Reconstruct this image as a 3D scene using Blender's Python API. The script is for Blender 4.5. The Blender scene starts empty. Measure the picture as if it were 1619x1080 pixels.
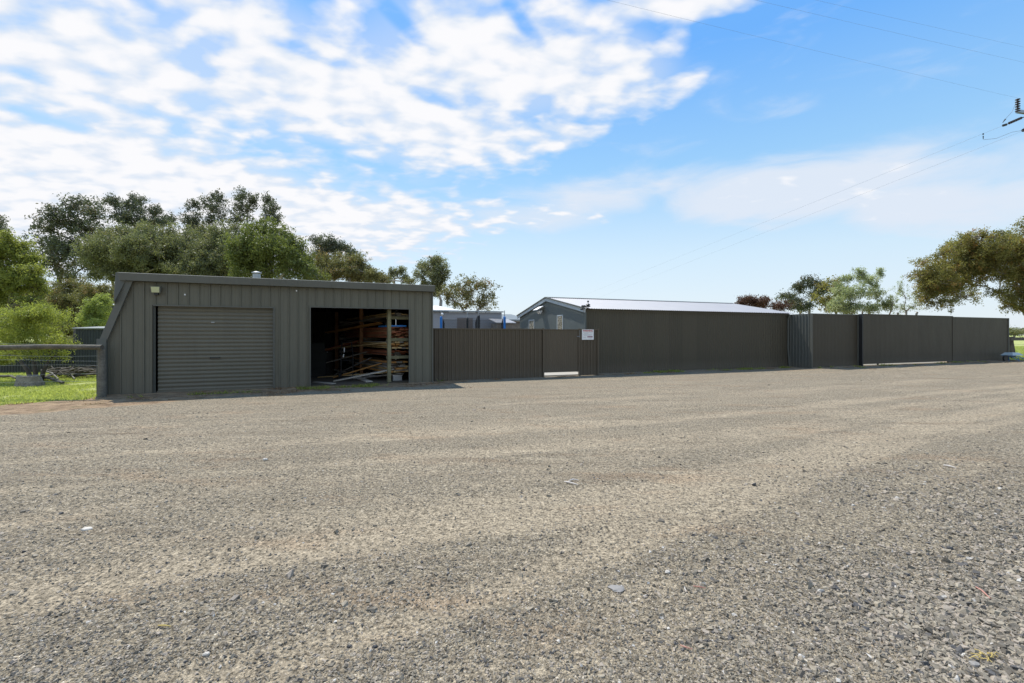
import bpy, math, random
import numpy as np
from mathutils import Vector, Matrix

# ------------------------------------------------------------------ camera, sky, sun
FPX, CX, HY, CAMZ = 720.0, 809.5, 530.0, 1.6          # photo: 1619 x 1080, horizon at row 530
scene = bpy.context.scene
C = scene.collection
R = math.radians
cam_d = bpy.data.cameras.new("camera"); cam = bpy.data.objects.new("camera", cam_d); C.objects.link(cam)
cam.location = (0, 0, CAMZ); cam.rotation_euler = (R(90), 0, 0)
cam_d.sensor_width = 36; cam_d.lens = FPX / 1619 * 36; cam_d.shift_y = -10 / 1619
cam_d.clip_start = 0.05; cam_d.clip_end = 9000
scene.camera = cam
scene.view_settings.view_transform = 'Standard'; scene.view_settings.look = 'None'
scene.view_settings.exposure = 0.32; scene.view_settings.gamma = 1
SUN_EL, SUN_AZ = 61.0, 40.0        # azimuth: degrees to the left of the view axis (+Y)
sd = Vector((-math.sin(R(SUN_AZ)) * math.cos(R(SUN_EL)), math.cos(R(SUN_AZ)) * math.cos(R(SUN_EL)), math.sin(R(SUN_EL))))
sun_d = bpy.data.lights.new("sun", 'SUN'); sun = bpy.data.objects.new("sun", sun_d); C.objects.link(sun)
sun_d.energy = 4.6; sun_d.angle = R(0.5); sun_d.color = (1, .955, .88)
sun.rotation_euler = sd.to_track_quat('Z', 'Y').to_euler(); sun.location = (0, 0, 60)

world = bpy.data.worlds.new("World"); scene.world = world; world.use_nodes = True


class NT:
    """small helper to write node trees compactly"""
    def __init__(s, tree):
        s.t = tree; s.n = tree.nodes; s.l = tree.links
    def new(s, typ, **kw):
        nd = s.n.new(typ)
        for k, v in kw.items():
            setattr(nd, k, v)
        return nd
    def put(s, sock, v):
        if hasattr(v, 'is_linked') or hasattr(v, 'links'):
            s.l.new(v, sock)
        elif isinstance(v, (tuple, list)):
            sock.default_value = tuple(v) + ((1,) if (len(v) == 3 and sock.type == 'RGBA') else ())
        else:
            sock.default_value = v
    def m(s, op, a, b=0.0, c=None, clamp=False):
        nd = s.new('ShaderNodeMath', operation=op, use_clamp=clamp)
        s.put(nd.inputs[0], a); s.put(nd.inputs[1], b)
        if c is not None: s.put(nd.inputs[2], c)
        return nd.outputs[0]
    def vm(s, op, a, b=None):
        nd = s.new('ShaderNodeVectorMath', operation=op)
        s.put(nd.inputs[0], a)
        if b is not None: s.put(nd.inputs[1], b)
        return nd
    def mix(s, f, a, b, mode='MIX'):
        nd = s.new('ShaderNodeMix', data_type='RGBA', blend_type=mode)
        s.put(nd.inputs[0], f); s.put(nd.inputs[6], a); s.put(nd.inputs[7], b)
        return nd.outputs[2]
    def ramp(s, f, lo, hi, a=0.0, b=1.0, smooth=True):
        nd = s.new('ShaderNodeMapRange', interpolation_type='SMOOTHSTEP' if smooth else 'LINEAR')
        s.put(nd.inputs[0], f); nd.inputs[1].default_value = lo; nd.inputs[2].default_value = hi
        nd.inputs[3].default_value = a; nd.inputs[4].default_value = b
        return nd.outputs[0]
    def noise(s, vec, scale, detail=3, rough=.55, dist=0.0):
        nd = s.new('ShaderNodeTexNoise'); s.put(nd.inputs['Vector'], vec)
        nd.inputs['Scale'].default_value = scale; nd.inputs['Detail'].default_value = detail
        nd.inputs['Roughness'].default_value = rough; nd.inputs['Distortion'].default_value = dist
        return nd.outputs[0]
    def voro(s, vec, scale, feature='F1'):
        nd = s.new('ShaderNodeTexVoronoi', feature=feature); s.put(nd.inputs['Vector'], vec)
        nd.inputs['Scale'].default_value = scale
        return nd
    def mapping(s, vec, loc=(0, 0, 0), rot=(0, 0, 0), sc=(1, 1, 1), typ='POINT'):
        nd = s.new('ShaderNodeMapping', vector_type=typ); s.put(nd.inputs[0], vec)
        nd.inputs[1].default_value = loc; nd.inputs[2].default_value = rot; nd.inputs[3].default_value = sc
        return nd.outputs[0]


def px_dir(px, py):
    """azimuth (right positive) and elevation of a photo pixel's direction"""
    a = math.atan((px - CX) / FPX)
    return a, math.atan((HY - py) / FPX * math.cos(a))


def build_sky():
    w = NT(world.node_tree); w.n.clear()
    out = w.new('ShaderNodeOutputWorld'); bg = w.new('ShaderNodeBackground'); w.l.new(bg.outputs[0], out.inputs[0])
    sky = w.new('ShaderNodeTexSky', sky_type='NISHITA', sun_disc=False)
    sky.sun_elevation = R(SUN_EL); sky.sun_rotation = R(-SUN_AZ)
    sky.altitude = 100; sky.air_density = 1.0; sky.dust_density = 1.2; sky.ozone_density = 1.6
    tc = w.new('ShaderNodeTexCoord'); sep = w.new('ShaderNodeSeparateXYZ'); w.l.new(tc.outputs['Generated'], sep.inputs[0])
    x, y, z = sep.outputs
    az = w.m('ARCTAN2', x, y); el = w.m('ARCSINE', z)
    cmb = w.new('ShaderNodeCombineXYZ'); w.l.new(az, cmb.inputs[0]); w.l.new(el, cmb.inputs[1]); ae = cmb.outputs[0]
    zc = w.m('ADD', w.m('MAXIMUM', z, 0.0), 0.20)
    cq = w.new('ShaderNodeCombineXYZ'); w.l.new(w.m('DIVIDE', x, zc), cq.inputs[0]); w.l.new(w.m('DIVIDE', y, zc), cq.inputs[1])
    q = cq.outputs[0]
    # where the cloud field is thick (directions of the sky, weights)
    blobs = [(60, 60, 360, 100, 0, .78), (430, 90, 360, 130, 10, .62), (210, 200, 360, 110, 5, .62), (600, 180, 300, 120, 12, .66), (740, 120, 180, 80, 15, .45),
             (890, 90, 210, 110, 12, .74), (970, 110, 130, 75, 10, .45), (700, 40, 220, 90, 20, .50), (740, 215, 140, 40, 10, .5), (1080, 0, 150, 34, 8, .85), (890, 216, 66, 22, 0, .85),
             (140, 330, 460, 125, 0, 1.45), (480, 350, 300, 75, 3, 1.15), (760, 345, 240, 28, 0, .55),
             (1260, 296, 230, 34, 3, .30), (1430, 320, 150, 38, 12, .25),
             (460, 72, 110, 13, 8, -.5), (110, 142, 130, 12, 4, -.5), (90, 196, 120, 11, 4, -.4), (640, 40, 60, 18, 30, -.45),
             (690, 160, 60, 13, 20, -.5), (830, 40, 50, 16, 40, -.45), (560, 250, 80, 12, 12, -.35), (330, 262, 120, 10, 8, -.3)]
    total = None
    for (px, py, rx, ry, rot, wt) in blobs:
        a, e = px_dir(px, py); a2, _ = px_dir(px + 1, py); _, e2 = px_dir(px, py - 1)
        ka, ke = abs(a2 - a), abs(e2 - e)
        v = w.mapping(ae, (a, e, 0), (0, 0, R(-rot)), (rx * ka, ry * ke, 1), 'TEXTURE')
        d = w.vm('LENGTH', v).outputs['Value']
        g = w.ramp(d, 1.35, 0.25, 0, wt)
        total = g if total is None else w.m('ADD', total, g)
    # behind the photograph's view: ordinary scattered cloud
    behind = w.ramp(y, .1, -.4, 0, .55); total = w.m('ADD', total, behind)
    total = w.m('MINIMUM', total, 1.4)
    qr = w.mapping(q, (0, 0, 0), (0, 0, R(-24)), (.95, 1.35, 1))
    n1 = w.noise(qr, 5.0, 4, .42, .12)
    n2 = w.noise(qr, 10.2, 4, .42, .15)
    n3 = w.noise(w.mapping(q, (3, 7, 0), (0, 0, R(-20)), (.8, 1.6, 1)), 5, 6, .55, .6)
    nn = w.m('ADD', w.m('MULTIPLY', n1, .34), w.m('ADD', w.m('MULTIPLY', n2, .54), w.m('MULTIPLY', n3, .12)))
    dens = w.m('ADD', w.m('SUBTRACT', w.m('MULTIPLY', total, .62), .06), w.m('MULTIPLY', w.m('SUBTRACT', nn, .5), 2.5))
    dens = w.m('SUBTRACT', dens, w.ramp(total, .30, .0, 0, .30))
    alpha = w.ramp(dens, -.02, .62)
    alpha = w.m('MAXIMUM', alpha, w.ramp(total, .25, 1.0, 0, .46))
    # high thin veil over the low sky
    veil = w.m('MULTIPLY', w.ramp(el, .30, .02), .25)
    alpha = w.m('MAXIMUM', alpha, veil)
    thin = None                                  # soft sheet of high cloud low in the right hand sky
    for (px, py, rx, ry, rot, wt) in [(960, 312, 230, 44, -3, .55), (1250, 302, 290, 58, 2, 1.0), (1450, 325, 190, 58, 12, .85), (1600, 315, 120, 50, 0, .55), (820, 340, 200, 30, 0, .5)]:
        a, e = px_dir(px, py); a2, _ = px_dir(px + 1, py); _, e2 = px_dir(px, py - 1)
        d = w.vm('LENGTH', w.mapping(ae, (a, e, 0), (0, 0, R(-rot)), (rx * abs(a2 - a), ry * abs(e2 - e), 1), 'TEXTURE')).outputs['Value']
        gq = w.ramp(d, 1.3, .1, 0, wt); thin = gq if thin is None else w.m('MAXIMUM', thin, gq)
    n4 = w.noise(w.mapping(ae, (1, 2, 0), (0, 0, R(-8)), (1.0, 3.2, 1)), 6, 6, .55, .5)
    thin = w.m('MULTIPLY', w.ramp(w.m('ADD', w.m('MULTIPLY', thin, .75), w.m('MULTIPLY', w.m('SUBTRACT', n4, .5), 1.0)), .0, .58), .95)
    alpha = w.m('MAXIMUM', alpha, thin)
    core = w.ramp(w.m('ADD', dens, w.m('MULTIPLY', w.m('SUBTRACT', n2, .5), 1.4)), .25, 1.0)
    cloud = w.mix(core, (6.0, 6.6, 7.5), (7.75, 7.75, 7.95))
    skyc = w.mix(1.0, sky.outputs[0], (1.25, 1.36, 1.42), 'MULTIPLY')
    g1 = w.mix(w.ramp(el, .34, .54, smooth=False), (2.7, 5.2, 8.0), (1.15, 3.7, 8.3))
    g2 = w.mix(w.ramp(el, .16, .34, smooth=False), (5.4, 6.9, 7.9), g1)
    g3 = w.mix(w.ramp(el, .0, .16, smooth=False), (6.9, 7.5, 7.9), g2)
    skyc = w.mix(.8, skyc, g3)
    col = w.mix(alpha, skyc, cloud)
    w.l.new(col, bg.inputs[0]); bg.inputs[1].default_value = 0.10
build_sky()

# ------------------------------------------------------------------ helpers
rng = np.random.default_rng(7); random.seed(7)


def P(px, py, D):
    return Vector(((px - CX) / FPX * D, D, CAMZ + (HY - py) / FPX * D))


def vhash(ix, iy, seed):
    h = (ix.astype(np.int64) * 374761393 + iy.astype(np.int64) * 668265263 + seed * 1442695041) & 0xffffffff
    h = ((h ^ (h >> 13)) * 1274126177) & 0xffffffff
    return ((h ^ (h >> 16)) & 0xffff) / 65535.0


def vnoise(x, y, seed=0):
    ix = np.floor(x); iy = np.floor(y); fx = x - ix; fy = y - iy
    fx = fx * fx * (3 - 2 * fx); fy = fy * fy * (3 - 2 * fy)
    a = vhash(ix, iy, seed); b = vhash(ix + 1, iy, seed); c = vhash(ix, iy + 1, seed); d = vhash(ix + 1, iy + 1, seed)
    return (a * (1 - fx) + b * fx) * (1 - fy) + (c * (1 - fx) + d * fx) * fy


def fbm(x, y, seed=0, octv=4):
    v = 0; a = .5; t = 0
    for k in range(octv):
        v = v + a * vnoise(x * 2 ** k + 17.3 * k, y * 2 ** k - 9.1 * k, seed + k); t += a; a *= .55
    return v / t


def sst(x, a, b):
    t = np.clip((x - a) / (b - a), 0, 1); return t * t * (3 - 2 * t)


class Frame:
    """local axes: s to the right along a wall, n away from the camera, z up"""
    def __init__(f, ox, oy, deg, oz=0):
        f.o = Vector((ox, oy, oz)); a = R(deg)
        f.u = Vector((math.cos(a), math.sin(a), 0)); f.n = Vector((-math.sin(a), math.cos(a), 0)); f.deg = deg
    def __call__(f, s, n, z):
        return f.o + f.u * s + f.n * n + Vector((0, 0, z))


SHED = Frame(-9.85, 12.52, 22.2)
FEN = Frame(-2.43, 16.0, 20.8)
BLD = Frame(3.64, 18.9, 20.8)
RF = Frame(14.26, 21.7, 20.8)
GRID = Frame(0, 0, 0)


class MB:
    def __init__(m):
        m.v = []; m.f = []; m.smooth = False
    def add(m, vs, fs):
        b = len(m.v); m.v.extend([tuple(p) for p in vs]); m.f.extend([tuple(i + b for i in f) for f in fs]); return m
    def box(m, F, s0, s1, n0, n1, z0, z1):
        vs = [F(s, n, z) for z in (z0, z1) for (s, n) in ((s0, n0), (s1, n0), (s1, n1), (s0, n1))]
        return m.add(vs, [(3, 2, 1, 0), (4, 5, 6, 7), (0, 1, 5, 4), (1, 2, 6, 5), (2, 3, 7, 6), (3, 0, 4, 7)])
    def prism(m, lo, hi):
        """closed solid between two equal loops of points"""
        n = len(lo); vs = list(lo) + list(hi)
        fs = [tuple(reversed(range(n))), tuple(range(n, 2 * n))] + [(i, (i + 1) % n, n + (i + 1) % n, n + i) for i in range(n)]
        return m.add(vs, fs)
    def beam(m, a, b, w, h, up=Vector((0, 0, 1)), roll=0.0):
        a = Vector(a); b = Vector(b); d = (b - a).normalized()
        sx = d.cross(up)
        if sx.length < 1e-4: sx = d.cross(Vector((0, 1, 0)))
        sx.normalize(); sy = sx.cross(d)
        if roll:
            q = Matrix.Rotation(roll, 3, d); sx = q @ sx; sy = q @ sy
        def ring(p): return [p + sx * (w / 2 * i) + sy * (h / 2 * j) for i, j in ((-1, -1), (1, -1), (1, 1), (-1, 1))]
        return m.prism(ring(a), ring(b))
    def tube(m, pts, rad, sides=8, cap=True):
        pts = [Vector(p) for p in pts]
        if not isinstance(rad, (list, tuple)): rad = [rad] * len(pts)
        rings = []; ref = Vector((.31, .17, .93))
        for i, p in enumerate(pts):
            d = (pts[min(i + 1, len(pts) - 1)] - pts[max(i - 1, 0)]).normalized()
            sx = d.cross(ref)
            if sx.length < .1: sx = d.cross(Vector((1, 0, 0)))
            sx.normalize(); sy = d.cross(sx)
            rings.append([p + (sx * math.cos(t) + sy * math.sin(t)) * rad[i] for t in [2 * math.pi * k / sides for k in range(sides)]])
        vs = [v for r_ in rings for v in r_]; fs = []
        for i in range(len(pts) - 1):
            for k in range(sides):
                a = i * sides + k; b = i * sides + (k + 1) % sides
                fs.append((a, b, b + sides, a + sides))
        if cap:
            fs.append(tuple(reversed(range(sides)))); fs.append(tuple(range((len(pts) - 1) * sides, len(pts) * sides)))
        return m.add(vs, fs)
    def sheet(m, F, s0, s1, n, z0, z1, pitch, prof, phase=0.0, th=0.0):
        """vertical ribbed sheet; prof = [(fraction of pitch, depth)], z0/z1 numbers or functions of s"""
        ss = [(s0, 0.0)]; k = math.floor((s0 - phase) / pitch) - 1
        while True:
            base = phase + k * pitch
            if base > s1: break
            for fr, dp in prof:
                s = base + fr * pitch
                if s0 < s < s1: ss.append((s, dp))
            k += 1
        ss.append((s1, 0.0))
        z0f = z0 if callable(z0) else (lambda s: z0); z1f = z1 if callable(z1) else (lambda s: z1)
        lo = [F(s, n - dp, z0f(s)) for s, dp in ss]; hi = [F(s, n - dp, z1f(s)) for s, dp in ss]
        N = len(ss); m.add(lo + hi, [(i, i + 1, N + i + 1, N + i) for i in range(N - 1)])
        return m
    def build(m, name, mat, parent=None, smooth=False, origin=None, **props):
        me = bpy.data.meshes.new(name)
        vs = np.array(m.v, dtype=np.float64)
        if parent is not None:
            M = WM[parent.name].inverted()
        else:
            if origin is None:
                lo, hi = vs.min(0), vs.max(0); origin = ((lo[0] + hi[0]) / 2, (lo[1] + hi[1]) / 2, lo[2])
            M = Matrix.Translation(-Vector(origin))
        A = np.array(M); vl = vs @ A[:3, :3].T + A[:3, 3]
        me.from_pydata(vl.tolist(), [], m.f)
        if smooth: me.shade_smooth()
        me.materials.append(mat)
        return finish(name, me, parent, origin, props)


WM = {}


def finish(name, me, parent, origin, props):
    o = bpy.data.objects.new(name, me); C.objects.link(o)
    if parent is not None:
        o.parent = parent; WM[o.name] = WM[parent.name].copy()
    else:
        o.location = origin; WM[o.name] = Matrix.Translation(Vector(origin))
    for k, v in props.items(): o[k] = v
    return o


def thing(name, label, cat, loc, rz=0.0, group=None):
    o = bpy.data.objects.new(name, None); C.objects.link(o); o.empty_display_size = .2
    o.location = loc; o.rotation_euler = (0, 0, R(rz))
    o['label'] = label; o['category'] = cat
    if group: o['group'] = group
    WM[o.name] = Matrix.Translation(Vector(loc)) @ Matrix.Rotation(R(rz), 4, 'Z')
    return o


def copy_thing(o, loc, rz, label):
    c = o.copy(); C.objects.link(c); c.location = loc; c.rotation_euler = (0, 0, R(rz)); c['label'] = label
    for ch in list(o.children):
        d = ch.copy(); C.objects.link(d); d.parent = c
        for g in ch.children:
            e = g.copy(); C.objects.link(e); e.parent = d
    return c


def raw_mesh(name, verts, quads, mat, attrs=None, smooth=False, tris=False):
    """fast mesh from numpy arrays; attrs = {name: per-face floats}"""
    k = 3 if tris else 4
    me = bpy.data.meshes.new(name)
    me.vertices.add(len(verts)); me.vertices.foreach_set('co', verts.astype(np.float32).ravel())
    nf = len(quads); me.loops.add(nf * k); me.polygons.add(nf)
    me.loops.foreach_set('vertex_index', quads.astype(np.int32).ravel())
    me.polygons.foreach_set('loop_start', np.arange(0, nf * k, k, dtype=np.int32))
    me.update(calc_edges=True)
    if not smooth: me.shade_flat()
    for an, (dom, arr) in (attrs or {}).items():
        a = me.attributes.new(an, 'FLOAT', dom); a.data.foreach_set('value', arr.astype(np.float32))
    me.materials.append(mat)
    return me


# ------------------------------------------------------------------ materials
def new_mat(name):
    m = bpy.data.materials.new(name); m.use_nodes = True; t = NT(m.node_tree); t.n.clear()
    t.out = t.new('ShaderNodeOutputMaterial'); t.bs = t.new('ShaderNodeBsdfPrincipled'); t.l.new(t.bs.outputs[0], t.out.inputs[0])
    t.co = t.new('ShaderNodeTexCoord').outputs['Object']
    t.geo = t.new('ShaderNodeNewGeometry').outputs['Position']
    t.mat = m; return t


def bump(t, h, strength, dist):
    b = t.new('ShaderNodeBump'); b.inputs['Strength'].default_value = strength; b.inputs['Distance'].default_value = dist
    t.put(b.inputs['Height'], h); t.l.new(b.outputs[0], t.bs.inputs['Normal'])


def painted_steel(name, c, rough=.42, var=.18, dust=.35, spec=.28):
    t = new_mat(name); p = t.geo
    n = t.noise(t.mapping(p, sc=(1, 1, .35)), 2.2, 4, .6); n2 = t.noise(t.mapping(p, sc=(9, 9, .8)), 2.0, 3, .6)
    k = t.m('ADD', t.m('MULTIPLY', n, var * 1.2), t.m('MULTIPLY', n2, var)); k = t.m('ADD', k, 1 - var * 1.1)
    du = t.vm('DOT_PRODUCT', p, (.93, .36, 0)).outputs['Value']
    wn = t.new('ShaderNodeTexWhiteNoise', noise_dimensions='1D'); t.put(wn.inputs['W'], t.m('FLOOR', t.m('DIVIDE', du, .762)))
    k = t.m('ADD', k, t.m('MULTIPLY', t.m('SUBTRACT', wn.outputs['Value'], .5), .14))
    st = t.noise(t.mapping(p, sc=(14, 14, 1.1)), 1.0, 4, .7); k = t.m('SUBTRACT', k, t.m('MULTIPLY', t.ramp(st, .56, .72), .12))
    kc = t.new('ShaderNodeCombineXYZ'); [t.put(kc.inputs[i], k) for i in range(3)]
    col = t.mix(1.0, c, kc.outputs[0], 'MULTIPLY')
    # road dust thrown up on the lowest part of the sheet
    sp = t.new('ShaderNodeSeparateXYZ'); t.put(sp.inputs[0], p)
    dz = t.m('ADD', sp.outputs[2], t.m('MULTIPLY', t.m('SUBTRACT', n2, .5), .5))
    d = t.m('MULTIPLY', t.ramp(dz, .55, .0), dust)
    col = t.mix(d, col, (.16, .135, .10)); t.put(t.bs.inputs['Base Color'], col)
    t.put(t.bs.inputs['Roughness'], t.m('ADD', t.m('MULTIPLY', n, .2), rough - .1)); t.bs.inputs['Specular IOR Level'].default_value = spec
    bump(t, t.m('ADD', t.noise(t.mapping(p, sc=(1, 1, .6)), 1.6, 2), t.m('MULTIPLY', t.noise(t.mapping(p, sc=(1, 1, .8)), 6, 2), .15)), .5, .03)
    return t.mat


def wood(name, a, b, scale=1.0, rough=.85):
    t = new_mat(name); p = t.geo
    n = t.noise(p, 3.0 * scale, 5, .65); n2 = t.noise(t.mapping(p, sc=(22, 22, 22)), scale, 3, .6)
    col = t.mix(t.ramp(t.m('ADD', t.m('MULTIPLY', n, .6), t.m('MULTIPLY', n2, .4)), .35, .65), a, b)
    t.put(t.bs.inputs['Base Color'], col); t.bs.inputs['Roughness'].default_value = rough
    bump(t, n2, .4, .01); return t.mat


def plain(name, c, rough=.5, metal=0.0, var=.15, scale=4):
    t = new_mat(name); n = t.noise(t.geo, scale, 4, .6)
    col = t.mix(n, tuple(x * (1 - var) for x in c), tuple(min(1, x * (1 + var)) for x in c))
    t.put(t.bs.inputs['Base Color'], col); t.bs.inputs['Roughness'].default_value = rough; t.bs.inputs['Metallic'].default_value = metal
    return t.mat


def leaf_mat(name, dark, light, third=None, trans=.35):
    t = new_mat(name)
    at = t.new('ShaderNodeAttribute', attribute_name='tint').outputs['Fac']
    at2 = t.new('ShaderNodeAttribute', attribute_name='hue').outputs['Fac']
    col = t.mix(at, dark, light)
    if third: col = t.mix(t.ramp(at2, .62, .9), col, third)
    t.put(t.bs.inputs['Base Color'], col); t.bs.inputs['Roughness'].default_value = .55
    t.bs.inputs['Specular IOR Level'].default_value = .35
    tr = t.new('ShaderNodeBsdfTranslucent'); t.put(tr.inputs[0], t.mix(1.0, col, (1.2, 1.28, .8), 'MULTIPLY'))
    mx = t.new('ShaderNodeMixShader'); mx.inputs[0].default_value = trans
    t.l.new(t.bs.outputs[0], mx.inputs[1]); t.l.new(tr.outputs[0], mx.inputs[2]); t.l.new(mx.outputs[0], t.out.inputs[0])
    return t.mat


M = {}
M['shed'] = painted_steel('shed grey green steel', (.134, .128, .096))
M['trim'] = painted_steel('trim grey steel', (.118, .118, .100), rough=.42, dust=.1)
M['door'] = painted_steel('roller door steel', (.146, .136, .102), rough=.38, dust=.25)
M['liner'] = painted_steel('inner sheet darkened as shade', (.035, .034, .030), rough=.7, dust=.1)  # near-black base colour stands in for the shade inside the bay
M['fence'] = painted_steel('brown grey fence steel', (.100, .080, .055), rough=.45)
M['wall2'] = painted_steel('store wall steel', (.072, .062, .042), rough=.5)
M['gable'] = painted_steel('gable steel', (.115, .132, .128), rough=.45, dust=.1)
M['bigfence'] = painted_steel('tall fence steel', (.056, .046, .031), rough=.5, dust=.3)
M['roof'] = plain('zinc roof', (.29, .29, .30), .5, .2, .1, 1.5)
M['barge'] = plain('pale barge paint', (.42, .46, .48), .4)
M['white'] = plain('white paint', (.75, .75, .74), .5, var=.06)
M['black'] = plain('black plastic', (.018, .019, .02), .45)
M['galv'] = plain('galvanised steel', (.32, .34, .36), .35, .7)
M['bluegalv'] = painted_steel('blue grey steel post', (.108, .112, .098), rough=.45)
M['glassbox'] = plain('flood glass', (.50, .52, .30), .3, .1)
M['rail'] = wood('weathered log', (.065, .055, .042), (.15, .13, .095))
M['post'] = wood('weathered post', (.09, .085, .068), (.19, .175, .14))
M['pine'] = wood('new pine', (.38, .25, .10), (.56, .40, .19), .6)
M['pale'] = wood('pale sawn boards', (.32, .29, .24), (.52, .49, .43), .6)
M['redwood'] = wood('red hardwood', (.22, .065, .03), (.38, .13, .06), .6)
M['orange'] = wood('orange hardwood', (.36, .16, .04), (.52, .27, .08), .6)
M['brownpost'] = wood('brown stained post', (.22, .10, .045), (.32, .16, .075), .8)
M['treated'] = wood('treated pine post', (.15, .14, .08), (.26, .24, .14), .8)
M['greyboard'] = wood('grey board', (.16, .14, .12), (.27, .24, .20), .6)
M['blue'] = plain('blue plastic', (.02, .19, .55), .5, var=.1)
M['stump'] = wood('stump wood', (.15, .125, .10), (.33, .29, .24), 1.5)
M['concrete'] = plain('concrete slab', (.38, .36, .32), .9, var=.12, scale=6)
M['fines'] = plain('pale fines', (.26, .235, .19), .9, var=.2, scale=9)
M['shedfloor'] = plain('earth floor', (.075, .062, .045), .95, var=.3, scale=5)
M['gumbark'] = wood('pale gum bark', (.26, .22, .18), (.48, .44, .38), .8)
M['darkbark'] = wood('dark bark', (.06, .048, .038), (.13, .105, .085), .8)
M['bark_strip'] = plain('shed bark', (.62, .56, .50), .8)
M['red_bark'] = plain('pinkish bark', (.40, .20, .15), .8)
M['straw'] = plain('yellow straw', (.50, .38, .12), .8)


def ground_mat():
    t = new_mat('yard ground'); p = t.geo
    A = lambda n: t.new('ShaderNodeAttribute', attribute_name=n).outputs['Fac']
    tan, coarse, dirt, grass = A('tan'), A('coarse'), A('dirt'), A('grass')
    v1 = t.voro(p, 105); v2 = t.voro(p, 230); v0 = t.voro(t.vm('ADD', p, (3.3, 1.7, 0)).outputs[0], 45)
    def grey(v):
        s = t.new('ShaderNodeSeparateColor'); t.l.new(v.outputs['Color'], s.inputs[0]); return s.outputs[0], s.outputs[1]
    a1, b1 = grey(v1); a2, b2 = grey(v2); a0, b0 = grey(v0)
    big = t.noise(p, .55, 5, .6); mid = t.noise(p, 3.1, 5, .62); fine = t.noise(p, 38, 5, .75); grit = t.noise(p, 210, 3, .8)
    stone = t.mix(a1, (.088, .074, .056), (.39, .345, .270)); stone = t.mix(.35, stone, t.mix(a2, (.092, .078, .062), (.39, .34, .262)))
    stone = t.mix(t.m('GREATER_THAN', b1, .955), stone, (.50, .47, .43))
    stone = t.mix(t.m('MULTIPLY', t.m('GREATER_THAN', b0, .90), .7), stone, (.11, .10, .09))
    dust = t.mix(fine, (.25, .21, .158), (.40, .345, .268)); dust = t.mix(t.m('MULTIPLY', t.ramp(grit, .5, .75), .45), dust, (.14, .13, .12))
    # how much dust lies between the stones
    cov = t.m('ADD', t.m('MULTIPLY', tan, 1.15), t.m('MULTIPLY', t.m('SUBTRACT', mid, .5), 1.1)); cov = t.m('ADD', cov, t.m('MULTIPLY', t.m('SUBTRACT', fine, .5), 1.3))
    cov = t.m('ADD', cov, t.m('MULTIPLY', t.m('SUBTRACT', v1.outputs['Distance'], .35), .7))
    cov = t.m('SUBTRACT', cov, t.m('MULTIPLY', coarse, .35))
    col = t.mix(t.ramp(cov, -.15, .95, 0.10, .88), stone, dust)
    warm = t.m('MULTIPLY', t.ramp(t.noise(t.mapping(p, (9, 4, 0), rot=(0, 0, R(-22)), sc=(.5, 1.6, 1)), .9, 6, .7), .52, .70), .45)
    col = t.mix(warm, col, (.30, .21, .14))
    dk = t.m('MULTIPLY', t.ramp(big, .45, .72), .18); col = t.mix(dk, col, (.14, .12, .095))
    ps = t.mapping(p, rot=(0, 0, R(-22)), sc=(.22, 2.0, 1))
    s1, s2 = t.noise(ps, 1.3, 5, .65), t.noise(t.vm('ADD', ps, (5, 3, 0)).outputs[0], 2.6, 4, .65)
    col = t.mix(t.m('MULTIPLY', t.ramp(s1, .52, .72), .40), col, (.135, .105, .078))
    col = t.mix(t.m('MULTIPLY', t.ramp(s2, .54, .72), .38), col, (.46, .40, .31))
    sp_ = t.noise(p, 26, 3, .8); sp2 = t.noise(t.vm('ADD', p, (2, 8, 0)).outputs[0], 55, 3, .8)
    gr_ = t.m('ADD', t.m('MULTIPLY', t.m('SUBTRACT', sp_, .5), 1.9), t.m('MULTIPLY', t.m('SUBTRACT', sp2, .5), 2.3))
    gr_ = t.m('ADD', t.m('MULTIPLY', gr_, 1.6), .925, clamp=False); gr_ = t.m('MAXIMUM', gr_, .25)
    gc = t.new('ShaderNodeCombineXYZ'); t.put(gc.inputs[0], gr_); t.put(gc.inputs[1], t.m('MULTIPLY', gr_, .955)); t.put(gc.inputs[2], t.m('MULTIPLY', gr_, .855))
    col = t.mix(1.0, col, gc.outputs[0], 'MULTIPLY')
    earth = t.mix(t.ramp(t.m('ADD', t.m('MULTIPLY', mid, .5), t.m('MULTIPLY', fine, .5)), .38, .62), (.15, .10, .06), (.40, .285, .175))
    earth = t.mix(t.m('MULTIPLY', t.ramp(t.noise(p, 1.7, 4, .6), .55, .7), .35), earth, (.115, .14, .04))
    col = t.mix(t.ramp(t.m('ADD', dirt, t.m('MULTIPLY', t.m('SUBTRACT', fine, .5), .9)), .3, .7), col, earth)
    turf = t.mix(t.ramp(t.m('ADD', t.m('MULTIPLY', mid, .6), t.m('MULTIPLY', fine, .4)), .36, .64), (.22, .25, .07), (.44, .46, .17))
    turf = t.mix(t.m('MULTIPLY', t.ramp(t.noise(p, .9, 5, .7), .56, .70), .8), turf, (.25, .20, .12))
    col = t.mix(t.ramp(t.m('ADD', grass, t.m('MULTIPLY', t.m('SUBTRACT', fine, .5), .8)), .35, .65), col, turf)
    t.put(t.bs.inputs['Base Color'], col); t.bs.inputs['Roughness'].default_value = .92; t.bs.inputs['Specular IOR Level'].default_value = .2
    h1 = t.m('MULTIPLY', t.m('SUBTRACT', 1.0, v1.outputs['Distance']), .006)
    h2 = t.m('MULTIPLY', t.m('SUBTRACT', 1.0, v2.outputs['Distance']), .003)
    h0 = t.m('MULTIPLY', t.m('MULTIPLY', t.ramp(v0.outputs['Distance'], .42, .10), t.m('GREATER_THAN', a0, .80)), .008)
    h = t.m('ADD', t.m('ADD', h1, h2), h0)
    h = t.m('MULTIPLY', h, t.ramp(cov, .9, .0, .65, 1.2))
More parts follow.
